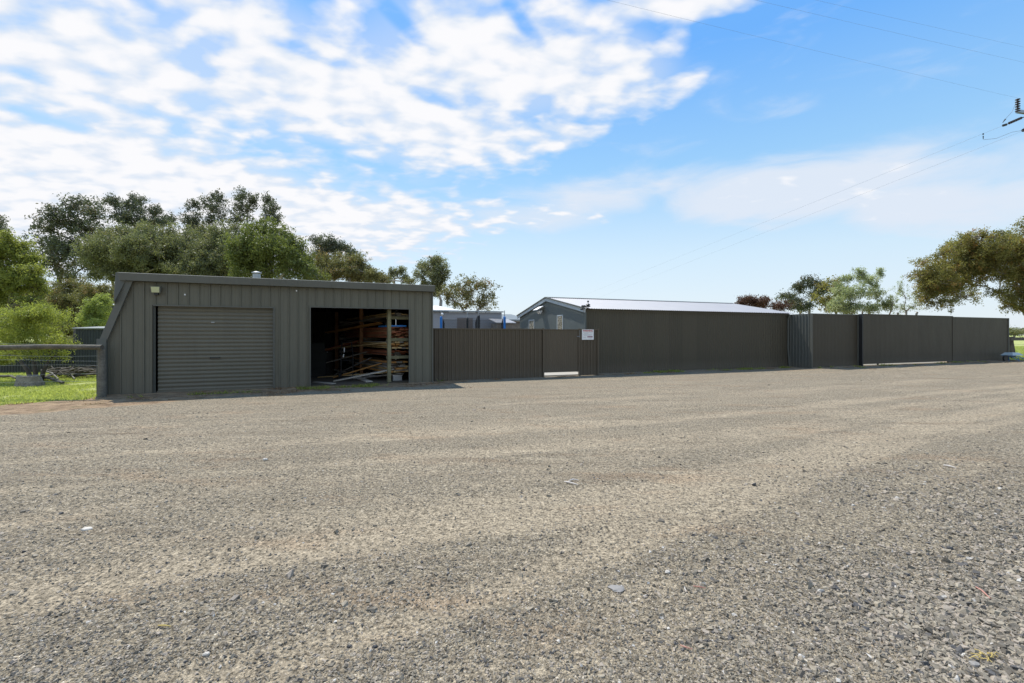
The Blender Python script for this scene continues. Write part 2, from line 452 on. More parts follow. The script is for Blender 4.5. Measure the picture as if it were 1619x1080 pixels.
    h = t.m('ADD', h, t.m('ADD', t.m('MULTIPLY', fine, .012), t.m('MULTIPLY', grit, .003)))
    bump(t, h, 1.0, 1.0)
    return t.mat


M['ground'] = ground_mat()


# ------------------------------------------------------------------ ground
def shed_sn(x, y):
    dx = x - SHED.o.x; dy = y - SHED.o.y
    return dx * SHED.u.x + dy * SHED.u.y, dx * SHED.n.x + dy * SHED.n.y


def rf_sn(x, y):
    dx = x - RF.o.x; dy = y - RF.o.y
    return dx * RF.u.x + dy * RF.u.y, dx * RF.n.x + dy * RF.n.y


def bld_sn(x, y):
    dx = x - BLD.o.x; dy = y - BLD.o.y
    return dx * BLD.u.x + dy * BLD.u.y, dx * BLD.n.x + dy * BLD.n.y


TRACKS = []   # wheel tracks: (points in photo pixels on the ground, half width, strength)


def gp(px, py): d = FPX * CAMZ / (py - HY); return ((px - CX) / FPX * d, d)


for pts, wd, stg in [([(-300, 880), (300, 772), (800, 735), (1200, 690), (1500, 640), (1800, 605)], .42, .55),
                     ([(-300, 1010), (350, 880), (900, 800), (1200, 745), (1450, 668), (1800, 615)], .5, 1.0),
                     ([(200, 1110), (650, 985), (900, 880), (1150, 800), (1400, 705), (1560, 668), (1800, 640)], .30, .8),
                     ([(-200, 745), (400, 700), (900, 675), (1300, 640), (1700, 600)], .35, .6),
                     ([(-200, 795), (400, 740), (1000, 700), (1250, 672), (1420, 640), (1700, 606)], .30, .55),
                     ([(500, 1180), (900, 1010), (1150, 905), (1350, 800), (1619, 700)], .35, .35),
                     ([(300, 655), (700, 640), (1100, 625), (1500, 600)], .4, .4)]:
    w_ = [gp(*p) for p in pts]
    # smooth the polyline
    for _ in range(3):
        q_ = [w_[0]]
        for a, b in zip(w_[:-1], w_[1:]):
            q_ += [(a[0] * .75 + b[0] * .25, a[1] * .75 + b[1] * .25), (a[0] * .25 + b[0] * .75, a[1] * .25 + b[1] * .75)]
        w_ = q_ + [w_[-1]]
    TRACKS.append((np.array(w_[::2]), wd, stg))


def track_field(x, y):
    f = np.zeros_like(x)
    wob = (fbm(x * .5, y * .5, 91, 3) - .5) * .5
    for pl, wd, stg in TRACKS:
        d = np.full_like(x, 1e9)
        for (ax, ay), (bx, by) in zip(pl[:-1], pl[1:]):
            ux, uy = bx - ax, by - ay; L = ux * ux + uy * uy + 1e-9
            t = np.clip(((x - ax) * ux + (y - ay) * uy) / L, 0, 1)
            d = np.minimum(d, np.hypot(x - ax - t * ux, y - ay - t * uy))
        d = np.abs(d + wob)
        f = np.maximum(f, stg * (1 - sst(d, wd * .30, wd * 1.15)))
    return f


def zones(x, y):
    s, n = shed_sn(x, y); rs, rn = rf_sn(x, y); bs, bn = bld_sn(x, y)
    wob = (fbm(x * 1.1, y * 1.1, 5, 4) - .5)
    # strip of earth and leaf litter along the walls
    w = np.interp(s, [-6, -1.5, 1, 4, 7.7, 9, 24, 60], [4.3, 3.1, 2.0, 1.05, 1.15, .0, .0, 0])
    dirt = sst(n + w + wob * 1.0, -.25, .25) * (s < 9)
    dirt = np.maximum(dirt, sst(bn + .75 + wob, -.3, .3) * .40 * (bs > -8))
    dirt = np.maximum(dirt, sst(rn + .9 + np.clip((rs - 9) * .12, 0, 1.5) + wob, -.3, .3) * .5 * (rs > -3))
    grass = sst(n + 1.05 + wob * 1.2 + np.clip(-(s + 4) * .03, 0, 2), -.3, .3) * (1 - sst(s, -1.25, -1.05))
    grass = np.maximum(grass, sst(rn + 1.2 + wob, -.4, .4) * sst(rs, 17.5, 18.4))
    grass = np.maximum(grass, sst(np.hypot(x, y - 20), 55, 60))
    back = sst(n, 8, 10) * (s > -2) * (s < 30) * (1 - sst(np.hypot(x, y - 20), 55, 60))
    dirt = dirt * (1 - back * .6)
    tan = track_field(x, y)
    tan = np.clip(tan + (fbm(x * .30 + y * .12, -x * .75 + y * 2.0, 33, 5) - .5) * 1.5 + .02, 0, 1)
    coarse = sst(x * .80 - y * .42 + (fbm(x * .8, y * .8, 71, 4) - .5) * 2.4, -.25, 1.5) * (1 - sst(y, 3.2, 7.5)) * (x > 0)
    tan = tan * (1 - .75 * coarse)
    return tan, coarse, dirt, grass


def gz(x, y, detail=True):
    x = np.asarray(x, float); y = np.asarray(y, float)
    rs, rn = rf_sn(x, y); s, n = shed_sn(x, y)
    z = .075 * sst(rs, -4, 6) * sst(rn, -6, -1) * (1 - sst(np.hypot(x, y), 60, 90))
    z = z - .05 * (1 - sst(s, -3.5, -1.5)) * (1 - sst(np.hypot(x, y), 25, 60))
    near = 1 - sst(np.hypot(x, y - 12), 35, 50)
    open_ = sst(-n, .2, 1.6) * sst(-rn, .2, 1.2)
    bs, bn = bld_sn(x, y)
    if detail:
        wl = np.exp(-(np.abs(n) / .22) ** 2) * (s > -1.2) * (s < 3.9) + np.exp(-(np.abs(n) / .22) ** 2) * (s > 6.95) * (s < 7.8) + np.exp(-(np.abs(bn) / .3) ** 2) * (bs > -.7) * (bs < 11) + np.exp(-(np.abs(rn) / .3) ** 2) * (rs > 0) * (rs < 17.2) * ((rs < 3.3) | (rs > 11.1))
        z = z + wl * (.012 + .06 * np.clip(fbm(x * 1.3, y * 1.3, 61, 3) - .42, 0, 1) + .02 * (fbm(x * 7, y * 7, 62, 2) - .5))
        tf = track_field(x, y)
        z = z + near * open_ * ((fbm(x * .5, y * .5, 11, 3) - .5) * .05 - .028 * tf + (fbm(x * 4, y * 4, 12, 3) - .5) * .012)
    return z


def graded(lo, d0, d1, hi, step, grow=1.16):
    a = [d0]; st = step
    while a[0] > lo: a.insert(0, a[0] - st); st *= grow
    b = list(np.arange(d0 + step, d1, step)); st = step
    c = [d1]
    while c[-1] < hi: c.append(c[-1] + st); st *= grow
    return np.array(a + b + c)


gx = graded(-5000, -16, 30, 5000, .10); gy = graded(-800, 1.0, 28, 6000, .085)
GX, GY = np.meshgrid(gx, gy); fx, fy = GX.ravel(), GY.ravel()
gv = np.stack([fx, fy, gz(fx, fy)], 1)
nx, ny = len(gx), len(gy)
ii = np.arange(nx * ny).reshape(ny, nx)
gq = np.stack([ii[:-1, :-1], ii[:-1, 1:], ii[1:, 1:], ii[1:, :-1]], -1).reshape(-1, 4)
tn, co_, di, gr = zones(fx, fy)
me = raw_mesh('ground', gv, gq, M['ground'], {'tan': ('POINT', tn), 'coarse': ('POINT', co_), 'dirt': ('POINT', di), 'grass': ('POINT', gr)}, smooth=True)
g = bpy.data.objects.new('ground', me); C.objects.link(g); g['kind'] = 'structure'


# loose crushed stone lying on the near yard
def gravel(name, N, ymin, ymax, smin, smax, seed, need_coarse=False):
    r = np.random.default_rng(seed)
    u = r.random(N * 3); D = ymin * ymax / (ymax - u * (ymax - ymin))          # density falls with distance squared
    X = (r.random(N * 3) * 2 - 1) * 1.2 * D
    tan, coarse, dirt, grass = zones(X, D)
    pr = (.02 + .98 * coarse) if need_coarse else (1.0 - .55 * tan)
    keep = (r.random(len(X)) < pr) & (grass < .3) & (dirt < .6)
    X, D, coarse = X[keep][:N], D[keep][:N], coarse[keep][:N]; n = len(X)
    size = (smin + (smax - smin) * r.random(n) ** 3.0) * (1 + .5 * coarse)
    base = np.array([[a, b, c] for c in (-1, 1) for (a, b) in ((-1, -1), (1, -1), (1, 1), (-1, 1))], float)
    v = base[None] * (1 + (r.random((n, 8, 3)) - .5) * .9)
    v[:, 4:, :2] *= .25 + .6 * r.random((n, 1, 2))
    sc = np.stack([size * (.55 + .6 * r.random(n)), size * (.4 + .4 * r.random(n)), size * (.14 + .38 * r.random(n))], 1) * .5
    v *= 1 + (r.random((n, 8, 1)) - .5) * .7; v *= sc[:, None, :]
    a = r.random(n) * 6.283; tl = (r.random(n) - .5) * 1.1; tl2 = (r.random(n) - .5) * .8
    ca, sa, ct, st, cu, su = np.cos(a), np.sin(a), np.cos(tl), np.sin(tl), np.cos(tl2), np.sin(tl2)
    x, y, z = v[..., 0], v[..., 1], v[..., 2]
    y, z = y * ct[:, None] - z * st[:, None], y * st[:, None] + z * ct[:, None]
    x, z = x * cu[:, None] + z * su[:, None], -x * su[:, None] + z * cu[:, None]
    x, y = x * ca[:, None] - y * sa[:, None], x * sa[:, None] + y * ca[:, None]
    z = z + (gz(X, D) + sc[:, 2] * .55)[:, None]
    V = np.stack([x + X[:, None], y + D[:, None], z], -1).reshape(-1, 3)
    fq = np.array([(3, 2, 1, 0), (4, 5, 6, 7), (0, 1, 5, 4), (1, 2, 6, 5), (2, 3, 7, 6), (3, 0, 4, 7)])
    Q = (fq[None] + (np.arange(n) * 8)[:, None, None]).reshape(-1, 4)
    tint = np.repeat(r.random(n), 6); hue = np.repeat(r.random(n), 6)
    me = raw_mesh(name, V, Q, M['stones'], {'tint': ('FACE', tint), 'hue': ('FACE', hue)})
    o = bpy.data.objects.new(name, me); C.objects.link(o); o['kind'] = 'stuff'
    return o


def stone_mat():
    t = new_mat('crushed stone')
    a = t.new('ShaderNodeAttribute', attribute_name='tint').outputs['Fac']; b = t.new('ShaderNodeAttribute', attribute_name='hue').outputs['Fac']
    col = t.mix(a, (.066, .055, .039), (.335, .285, .205)); col = t.mix(t.ramp(b, .72, .9), col, (.33, .275, .215))
    col = t.mix(t.m('GREATER_THAN', b, .987), col, (.50, .47, .42))
    col = t.mix(t.m('LESS_THAN', b, .07), col, (.045, .045, .048))
    n = t.noise(t.geo, 160, 3, .7); col = t.mix(t.m('MULTIPLY', n, .35), col, (.27, .24, .20))
    t.put(t.bs.inputs['Base Color'], col); t.bs.inputs['Roughness'].default_value = .85; bump(t, n, .5, .003)
    return t.mat


M['stones'] = stone_mat()
o = gravel('loose_gravel', 110000, 1.7, 20, .004, .024, 3); o['label'] = 'small loose crushed stones scattered over the yard'; o['category'] = 'gravel'
o = gravel('coarse_gravel', 44000, 1.7, 8, .008, .034, 4, True); o['label'] = 'coarse dark gravel lying thick at the near right corner'; o['category'] = 'gravel'


o = gravel('scattered_clods', 900, 2.6, 24, .018, .060, 5); o['label'] = 'bigger loose stones scattered thinly across the whole yard'; o['category'] = 'stones'


# odd stones, bark and twigs one can point to
def pebble(px, py, w_px, h_px, mat, label, seed, cat='stone', name='stone', flat=.4):
    r = random.Random(seed); x, y = gp(px, py); d = y; w = w_px / FPX * d; z = float(gz(x, y)); dp = w * .8
    m = MB(); N = 9; rings = []
    for k, (rr, zz) in enumerate([(.75, -.1), (1, .25), (.82, .75), (.4, 1.0)]):
        rings.append([Vector((x + math.cos(t) * w / 2 * rr * (1 + .18 * math.sin(3 * t + seed)) + (r.random() - .5) * w * .10, y + math.sin(t) * dp / 2 * rr + (r.random() - .5) * w * .10,
                              z + w * flat * (zz + (r.random() - .5) * .15))) for t in [2 * math.pi * i / N for i in range(N)]])
    vs = [v for q in rings for v in q]; fs = [(k * N + i, k * N + (i + 1) % N, (k + 1) * N + (i + 1) % N, (k + 1) * N + i) for k in range(3) for i in range(N)]
    fs += [tuple(reversed(range(N))), tuple(range(3 * N, 4 * N))]
    m.add(vs, fs); m.build(name, mat, label=label, category=cat, group='single stones lying on the gravel')


M['whitestone'] = plain('white quartz', (.48, .44, .38), .7, var=.15, scale=60)
M['darkstone'] = plain('dark basalt', (.035, .035, .037), .7, var=.3, scale=60)
M['greystone'] = plain('grey slate', (.23, .215, .195), .7, var=.15, scale=40)
pebble(137, 835, 17, 5, M['whitestone'], 'broad flat white stone at the left edge of the yard', 1, flat=.18)
pebble(419, 727, 8, 4, M['whitestone'], 'small bright white stone out in the yard before the open bay', 2)
pebble(326, 1038, 11, 7, M['whitestone'], 'white pebble near the bottom edge, left of centre', 3)
pebble(553, 1019, 9, 7, M['darkstone'], 'left one of two black stones close together near the bottom edge', 4)
pebble(593, 1023, 9, 6, M['darkstone'], 'right one of two black stones close together near the bottom edge', 5)
pebble(975, 930, 26, 8, M['greystone'], 'wide flat pale grey stone set in the gravel', 6, flat=.10)
pebble(1502, 870, 10, 9, M['darkstone'], 'black stone on the coarse gravel at the right', 7)
pebble(1540, 1050, 17, 10, M['greystone'], 'pale grey stone in the coarse gravel corner', 8, flat=.3)
pebble(1055, 905, 9, 5, M['whitestone'], 'small white stone a little right of the flat grey one', 9)


def strip(pts, wpx, mat, label, cat='bark', name='bark_strip'):
    m = MB(); W = []
    for px, py in pts:
        x, y = gp(px, py); W.append(Vector((x, y, float(gz(x, y)) + .010)))
    w = wpx / FPX * W[0].y
    W[len(W) // 2].z += w * .5
    m.tube(W, [w * .35] + [w * .55] * (len(W) - 2) + [w * .25], 5)
    m.build(name, mat, label=label, category=cat)


strip([(892, 764), (900, 766), (914, 768)], 2.2, M['bark_strip'], 'white forked bark scrap in the middle of the yard')
strip([(899, 763), (906, 761), (915, 761)], 2.2, M['bark_strip'], 'short white bark scrap just behind the forked one')
strip([(1492, 735), (1500, 737), (1511, 739)], 2.4, M['bark_strip'], 'white curl of bark alone at the right of the yard')
strip([(1543, 929), (1553, 936), (1566, 947)], 3.0, M['red_bark'], 'pinkish strip of bark on the gravel at the right edge')
strip([(1096, 928), (1106, 930), (1116, 931)], 2.2, M['red_bark'], 'thin reddish strip of bark right of centre')
strip([(1075, 1020), (1085, 1025), (1095, 1027)], 2.4, M['red_bark'], 'reddish twig near the bottom right of centre', 'twig', 'twig')
strip([(250, 994), (259, 995), (270, 995)], 2.6, M['straw'], 'orange twig lying near the bottom left', 'twig', 'twig')
ms = MB()
for k in range(16):
    x, y = gp(1564 + random.uniform(-18, 18), 1047 + random.uniform(-7, 7)); a = random.uniform(0, 3.1); L = random.uniform(.02, .05)
    z = float(gz(x, y)) + .022
    ms.tube([(x, y, z), (x + math.cos(a) * L / 2, y + math.sin(a) * L / 2, z + .008), (x + math.cos(a + .4) * L, y + math.sin(a + .4) * L, z)], .0018, 4)
ms.build('straw_clump', M['straw'], label='tuft of yellow straw on the coarse gravel in the corner', category='straw')

# ------------------------------------------------------------------ the long workshop shed on the left
TRIM = [(0, 0), (.02, 0), (.045, .036), (.125, .036), (.15, 0), (.5, 0), (.52, .004), (.56, .004), (.58, 0)]
CORR = [(0, 0), (.125, .0025), (.25, .008), (.375, .0135), (.5, .016), (.625, .0135), (.75, .008), (.875, .0025)]
FENP = [(0, 0), (.10, .030), (.38, .030), (.5, 0), (.58, 0), (.62, .010), (.78, .010), (.82, 0)]
SL, SR, SH, DEPTH = -1.14, 7.71, 3.06, 8.6        # left end, right end, wall height, depth


def shed_left_top(s):
    return min(SH, 1.45 + (s - (-1.10)) / ((-.50) - (-1.10)) * (SH - 1.45)) if s < -.5 else SH


shed = thing('workshop_shed', 'long low grey green metal shed with roller door and open timber bay', 'shed', SHED(0, 0, 0), 22.2)
m = MB()
m.sheet(SHED, SL + .02, -.03, 0, -.05, shed_left_top, .254, TRIM, .02)
m.sheet(SHED, -.03, 2.96, 0, 2.43, SH, .254, TRIM, .02)
m.sheet(SHED, 2.96, 3.94, 0, 0, SH, .254, TRIM, .02)
m.sheet(SHED, 3.94, 6.95, 0, 2.47, SH, .254, TRIM, .02)
m.sheet(SHED, 6.95, SR, 0, 0, SH, .254, TRIM, .02)
wall = m.build('front_wall', M['shed'], shed)
# cover flashings round both openings
m = MB()
m.box(SHED, -.005, .0, -.042, .12, 0, 2.43); m.box(SHED, 2.93, 2.965, -.042, .12, 0, 2.43); m.box(SHED, 0.0, 2.93, -.042, -.003, 2.405, 2.44)
m.box(SHED, 3.925, 3.95, -.044, .10, 0, 2.48); m.box(SHED, 6.94, 6.965, -.044, .10, 0, 2.48); m.box(SHED, 3.95, 6.94, -.044, .06, 2.455, 2.485)
m.box(SHED, SR - .005, SR + .03, -.044, .10, 0, SH)
m.build('opening_flashing', M['trim'], shed)
# side, rear walls and roof
SIDE = Frame(SHED(SR, 0, 0).x, SHED(SR, 0, 0).y, 22.2 + 90)
SIDL = Frame(SHED(SL + .35, 0, 0).x, SHED(SL + .35, 0, 0).y, 22.2 + 90)
BACK = Frame(SHED(0, DEPTH, 0).x, SHED(0, DEPTH, 0).y, 22.2)
rooft = lambda n: 3.20 - .055 * n
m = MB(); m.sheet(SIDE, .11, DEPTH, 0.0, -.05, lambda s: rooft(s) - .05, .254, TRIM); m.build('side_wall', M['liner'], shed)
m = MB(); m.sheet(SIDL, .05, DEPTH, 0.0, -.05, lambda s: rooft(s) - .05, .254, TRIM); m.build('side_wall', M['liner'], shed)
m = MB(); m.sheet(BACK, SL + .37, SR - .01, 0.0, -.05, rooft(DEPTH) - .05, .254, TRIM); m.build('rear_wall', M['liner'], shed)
m = MB(); m.box(SHED, SL + .3, SR + .04, DEPTH - .03, DEPTH + .13, rooft(DEPTH) - .10, rooft(DEPTH) + .035)
m.prism([SHED(SR + .031, .12, rooft(.1) - .2), SHED(SR + .05, .12, rooft(.1) - .2), SHED(SR + .05, .12, rooft(.1) + .035), SHED(SR + .031, .12, rooft(.1) + .035)], [SHED(SR + .031, DEPTH, rooft(DEPTH) - .2), SHED(SR + .05, DEPTH, rooft(DEPTH) - .2), SHED(SR + .05, DEPTH, rooft(DEPTH) + .035), SHED(SR + .031, DEPTH, rooft(DEPTH) + .035)])
m.prism([SHED(SL + .3, .12, rooft(.1) - .2), SHED(SL + .32, .12, rooft(.1) - .2), SHED(SL + .32, .12, rooft(.1) + .035), SHED(SL + .3, .12, rooft(.1) + .035)], [SHED(SL + .3, DEPTH, rooft(DEPTH) - .2), SHED(SL + .32, DEPTH, rooft(DEPTH) - .2), SHED(SL + .32, DEPTH, rooft(DEPTH) + .035), SHED(SL + .3, DEPTH, rooft(DEPTH) + .035)])
m.build('eave_closure', M['liner'], shed)
m = MB()
ss = []; k = 0
while SL + .2 + k * .254 < SR + .05:
    for fr, h in ((0, 0), (.06, .03), (.16, .03), (.22, 0)): ss.append((min(SL + .2 + (k + fr) * .254, SR + .05), h))
    k += 1
lo = [SHED(s, -.04, rooft(0) + h) for s, h in ss]; hi = [SHED(s, DEPTH + .1, rooft(DEPTH) + h) for s, h in ss]
N = len(ss); m.add(lo + hi, [(i, i + 1, N + i + 1, N + i) for i in range(N - 1)])
m.build('roof', M['shed'], shed)
m = MB()   # folded fascia: upright face, sloping top lip
m.prism([SHED(-.74, -.20, 3.06), SHED(-.74, -.22, 3.26), SHED(-.74, -.05, 3.285), SHED(-.74, -.05, 3.06)],
        [SHED(SR + .06, -.20, 3.06), SHED(SR + .06, -.22, 3.26), SHED(SR + .06, -.05, 3.285), SHED(SR + .06, -.05, 3.06)])
m.build('fascia', M['trim'], shed)
# sloping wing at the left end: brace, tapering hood and blue-grey column
m = MB()
a0, a1 = (-.60, 3.055), (-1.14, 1.43); wv = .15
loop = [(a0[0], a0[1]), (a0[0] + wv + .02, a0[1]), (a1[0] + wv, a1[1]), (a1[0] - .02, a1[1] - .02)]
m.prism([SHED(s, -.12, z) for s, z in loop], [SHED(s, -.035, z) for s, z in loop]); m.build('brace', M['trim'], shed)
m = MB()
hl = [SHED(-.58, -.125, 3.06), SHED(-.74, -.225, 3.255), P(181, 476, 11.98), SHED(-.80, -.125, 2.43)]
th = SHED.u * -.02 + Vector((0, 0, .01))
m.prism([p + th for p in hl], hl); m.build('hood', M['trim'], shed)
m = MB(); m.box(SHED, -1.19, -.99, -.14, -.034, -.08, 1.50); m.build('column', M['bluegalv'], shed)
# roller door
dr = MB(); prof = []; z = .02
while z < 2.43:
    for dz_, dp in ((0, -.012), (.012, -.012), (.022, .008), (.056, .016), (.092, .008), (.102, -.012)): prof.append((min(z + dz_, 2.46), dp))
    z += .112
N = len(prof); vs = [SHED(0.07, .10 - dp, zz) for zz, dp in prof] + [SHED(2.90, .10 - dp, zz) for zz, dp in prof]
dr.add(vs, [(i, N + i, N + i + 1, i + 1) for i in range(N - 1)]); door = dr.build('roller_door', M['door'], shed)
m = MB(); m.box(SHED, 0.05, 2.92, .07, .11, -.02, .045); m.build('bottom_rail', M['door'], door)
m = MB(); m.box(SHED, 1.30, 1.55, .050, .082, .935, .965); m.box(SHED, 1.30, 1.32, .05, .10, .93, .97); m.box(SHED, 1.53, 1.55, .05, .10, .93, .97); m.build('handle', M['black'], door)
m = MB(); m.box(SHED, 1.33, 1.41, .068, .082, 1.955, 1.985); m.build('lock_plate', M['galv'], door)
m = MB(); m.box(SHED, 0.005, .03, .02, .06, 0, 2.40); m.build('door_guide', M['trim'], shed)
m = MB(); m.box(SHED, 2.905, 2.93, .04, .14, 0, 2.40); m.build('door_guide', M['trim'], shed)
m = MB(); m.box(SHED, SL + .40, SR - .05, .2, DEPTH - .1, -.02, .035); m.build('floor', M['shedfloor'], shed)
m = MB()
for s_ in (-.15, 3.45, 7.3): m.box(SHED, s_, s_ + .1, .04, .14, 0, SH - .02)
for z_ in (2.62,): m.box(SHED, SL + .4, SR - .05, .04, .12, z_, z_ + .12)
for n_ in (2.4, 4.8): m.box(SHED, SL + .4, SR - .05, n_, n_ + .1, rooft(n_) - .22, rooft(n_) - .04)
m.build('framing', M['greyboard'], shed)
for (px, py, s_) in ((300, 466, .72), (470, 460, 3.55)):
    m = MB(); z_ = P(px, py, SHED(s_, 0, 0).y).z; m.box(SHED, s_ - .012, s_ + .022, -.045, -.030, z_ - .02, z_ + .02); m.build('paint_fleck', M['white'], shed)
m = MB(); p = SHED(2.3, 1.5, 0); top = 3.30 + .28
m.tube([(p.x, p.y, 3.05), (p.x, p.y, top)], .115, 14); flue = m.build('flue', M['galv'], shed, smooth=False)
m = MB(); m.tube([(p.x, p.y, top + .03), (p.x, p.y, top + .05), (p.x, p.y, top + .09)], [.15, .15, .05], 14); m.build('flue_cap', M['galv'], flue)

# floodlight on the fascia end
fl = thing('floodlight', 'square flood light fixed to the shed wall above the roller door', 'light', SHED(.02, -.05, 2.72), 22.2)
m = MB(); m.prism([SHED(-.02, -.16, 2.75), SHED(.19, -.16, 2.75), SHED(.19, -.04, 2.80), SHED(-.02, -.04, 2.80)],
                  [SHED(-.03, -.19, 2.93), SHED(.20, -.19, 2.93), SHED(.20, -.04, 2.93), SHED(-.03, -.04, 2.93)]); m.build('housing', M['trim'], fl)
m = MB(); m.prism([SHED(.0, -.172, 2.765), SHED(.17, -.172, 2.765), SHED(.17, -.164, 2.765), SHED(.0, -.164, 2.765)],
                  [SHED(-.01, -.200, 2.915), SHED(.18, -.200, 2.915), SHED(.18, -.19, 2.915), SHED(-.01, -.19, 2.915)]); m.build('lens', M['glassbox'], fl)
m = MB(); m.box(SHED, .04, .13, -.13, -.035, 2.70, 2.752); m.build('bracket', M['black'], fl)


# ---- what stands inside the open bay
def sn_at(px, D, F=SHED):
    p = P(px, 530, D); d = p - F.o; return d.dot(F.u), d.dot(F.n)


rack = thing('timber_rack', 'tall timber rack of posts and arms inside the open bay', 'rack', SHED(6.2, .35, .035), 22.2)
RK = Frame(SHED(6.34, .36, 0).x, SHED(6.34, .36, 0).y, 22.2 + 11.9)
for (nn, w, mt) in ((0, .11, M['treated']), (3.26, .13, M['brownpost']), (7.3, .15, M['brownpost'])):
    m = MB(); m.box(RK, -w / 2, w / 2, nn - .05, nn + .05, .04, rooft(nn) - .1); m.build('post', mt, rack)
ARMZ = (.90, 1.50, 2.24)
for z_ in ARMZ:
    for nn, mt in ((.12, M['treated']), (3.4, M['greyboard']), (6.6, M['greyboard'])):
        m = MB(); m.box(RK, -.04, .98, nn - .035, nn + .035, z_ - .10, z_); m.build('arm', mt, rack)
for nn in (.12, 3.4, 6.6):
    m = MB(); m.box(RK, .99, 1.07, nn - .04, nn + .04, .04, 2.7); m.build('rear_upright', M['greyboard'], rack)


def board_stack(label, s0, s1, z0, rows, thick, wid, n0, n1, mats, seed, slope=0.0, cat='timber'):
    r = random.Random(seed); F = RK; root = thing('board_stack', label, cat, RK(s0, n0, z0), 34.1, 'stacks of timber on the rack')
    z_ = z0
    for row in range(rows):
        s_ = s0 + r.uniform(-.03, .05)
        while s_ + wid < s1:
            w = wid * r.uniform(.8, 1.1); a = n0 + r.uniform(-.10, .55) * (r.random() ** .6); b = n1 + r.uniform(-2.5, .2); sk = r.uniform(-.14, .12); dz_ = r.uniform(-.012, .035)
            m = MB()
            m.prism([F(s_, a, z_ + max(dz_, 0)), F(s_ + w, a, z_ + max(dz_, 0)), F(s_ + w, a, z_ + thick + max(dz_, 0)), F(s_, a, z_ + thick + max(dz_, 0))],
                    [F(s_ + sk, b, z_ - min(dz_, 0)), F(s_ + w + sk, b, z_ - min(dz_, 0)), F(s_ + w + sk, b, z_ + thick - min(dz_, 0)), F(s_ + sk, b, z_ + thick - min(dz_, 0))])
            m.build('board', r.choice(mats), root)
            s_ += w + r.uniform(.006, .03)
        z_ += thick + r.uniform(.003, .016)
    return root


board_stack('stack of dark red boards on the upper rack arms', .07, .97, 1.505, 7, .045, .17, .12, 6.9, [M['redwood'], M['redwood'], M['brownpost']], 1)
board_stack('golden yellow boards stacked below the red ones', .05, .95, 1.13, 5, .045, .16, .02, 6.8, [M['pine'], M['orange'], M['pine'], M['greyboard']], 2)
board_stack('grey brown boards resting on the lowest arms', .09, .97, .905, 3, .04, .19, .25, 6.7, [M['greyboard'], M['redwood']], 3)
board_stack('wide old boards stacked near the floor under the rack', .03, .95, .30, 6, .055, .21, .1, 6.7, [M['orange'], M['greyboard'], M['pine'], M['greyboard']], 4)
board_stack('weathered boards on the topmost rack arms', .08, .95, 2.245, 2, .04, .18, .15, 6.6, [M['greyboard'], M['pine'], M['greyboard']], 5)
b0 = 6.34; n_ = .45
m = MB(); lo = [RK(.05, .1, 1.89), RK(.62, .05, 1.89), RK(.66, 1.3, 1.885), RK(.05, 1.3, 1.885)]
m.prism(lo, [p + Vector((0, 0, .05)) for p in lo])
m.build('tarpaulin', M['blue'], label='folded bright blue tarpaulin lying on the red boards', category='tarpaulin')


def plank(px1, py1, px2, py2, w, t_, mat, label, lift=.05, D1=None, D2=None):
    g1 = gp(px1, py1); g2 = gp(px2, py2)
    a = Vector((g1[0], g1[1], .04 + lift)); b = Vector((g2[0], g2[1], .04 + t_ / 2))
    m = MB(); m.beam(a, b, w, t_); m.build('plank', mat, label=label, category='plank', group='planks lying on the bay floor')


plank(530, 589, 584, 606, .22, .03, M['pale'], 'long pale plank slanting out across the bay floor', .10)
plank(548, 596, 586, 591, .16, .03, M['pale'], 'short white offcut lying behind the slanting plank', .08)
plank(560, 597, 604, 597, .17, .035, M['pale'], 'white board lying level near the front rack post', .06)
plank(568, 583, 606, 596, .10, .05, M['greyboard'], 'narrow grey board leaning down towards the rack post', .22)
plank(590, 592, 612, 593, .14, .05, M['treated'], 'greenish board end against the front rack post', .05)
plank(497, 607, 528, 609, .16, .025, M['pale'], 'white board lying alone at the left of the bay floor', .02)
M['dullblack'] = plain('dull black steel', (.012, .012, .012), .85)
rl = random.Random(21)
LOOSE = [(-1.5, 1.2, .05, .25, .2, .45, 'pale', 'pale board leaning from the floor up onto the lowest stack'), (-1.2, 2.4, .06, .1, .9, .62, 'orange', 'orange board sloping up against the rack'),
         (-.9, 3.6, .06, -.05, 1.9, .75, 'greyboard', 'grey board tilted against the brown rack post'), (-1.6, 3.0, .05, .3, .7, .30, 'pine', 'yellow board lying askew in front of the stacks'),
         (-.7, 1.6, .05, .5, .1, .28, 'greyboard', 'grey board poking out under the lowest stack'), (-1.9, 4.2, .3, .2, 2.6, 1.0, 'greyboard', 'long grey board leaning deep in the bay'),
         (-1.3, 4.8, .9, .3, 3.4, 1.45, 'redwood', 'red board slanting across the back of the rack'), (-.35, 5.0, 2.0, .5, .3, 2.36, 'greyboard', 'weathered board tilted along the top of the rack'),
         (-.8, 5.6, 1.7, .25, 1.6, 2.05, 'orange', 'brown board sagging from the upper arms'), (-1.0, 5.4, 1.0, .15, .5, 1.36, 'pine', 'long yellow board sticking out past the rack posts')]
for (s1, n1, z1, s2, n2, z2, mt, lb) in LOOSE:
    m = MB(); m.beam(RK(s1, n1, z1), RK(s2, n2, z2), rl.uniform(.12, .2), .035, roll=rl.uniform(-.35, .35)); m.build('loose_board', M[mt], label=lb, category='board', group='loose boards around the rack')
bx = gp(627, 603)
t_ = thing('storage_box', 'small pale box on the floor right of the rack post', 'box', (bx[0], bx[1], .036), 22.2)
F_ = Frame(bx[0], bx[1], 22.2); m = MB(); m.box(F_, -.13, .17, -.1, .12, .036, .20); m.build('box_body', M['galv'], t_)
m = MB(); m.box(F_, -.14, .18, -.11, .13, .201, .225); m.build('lid', M['white'], t_)
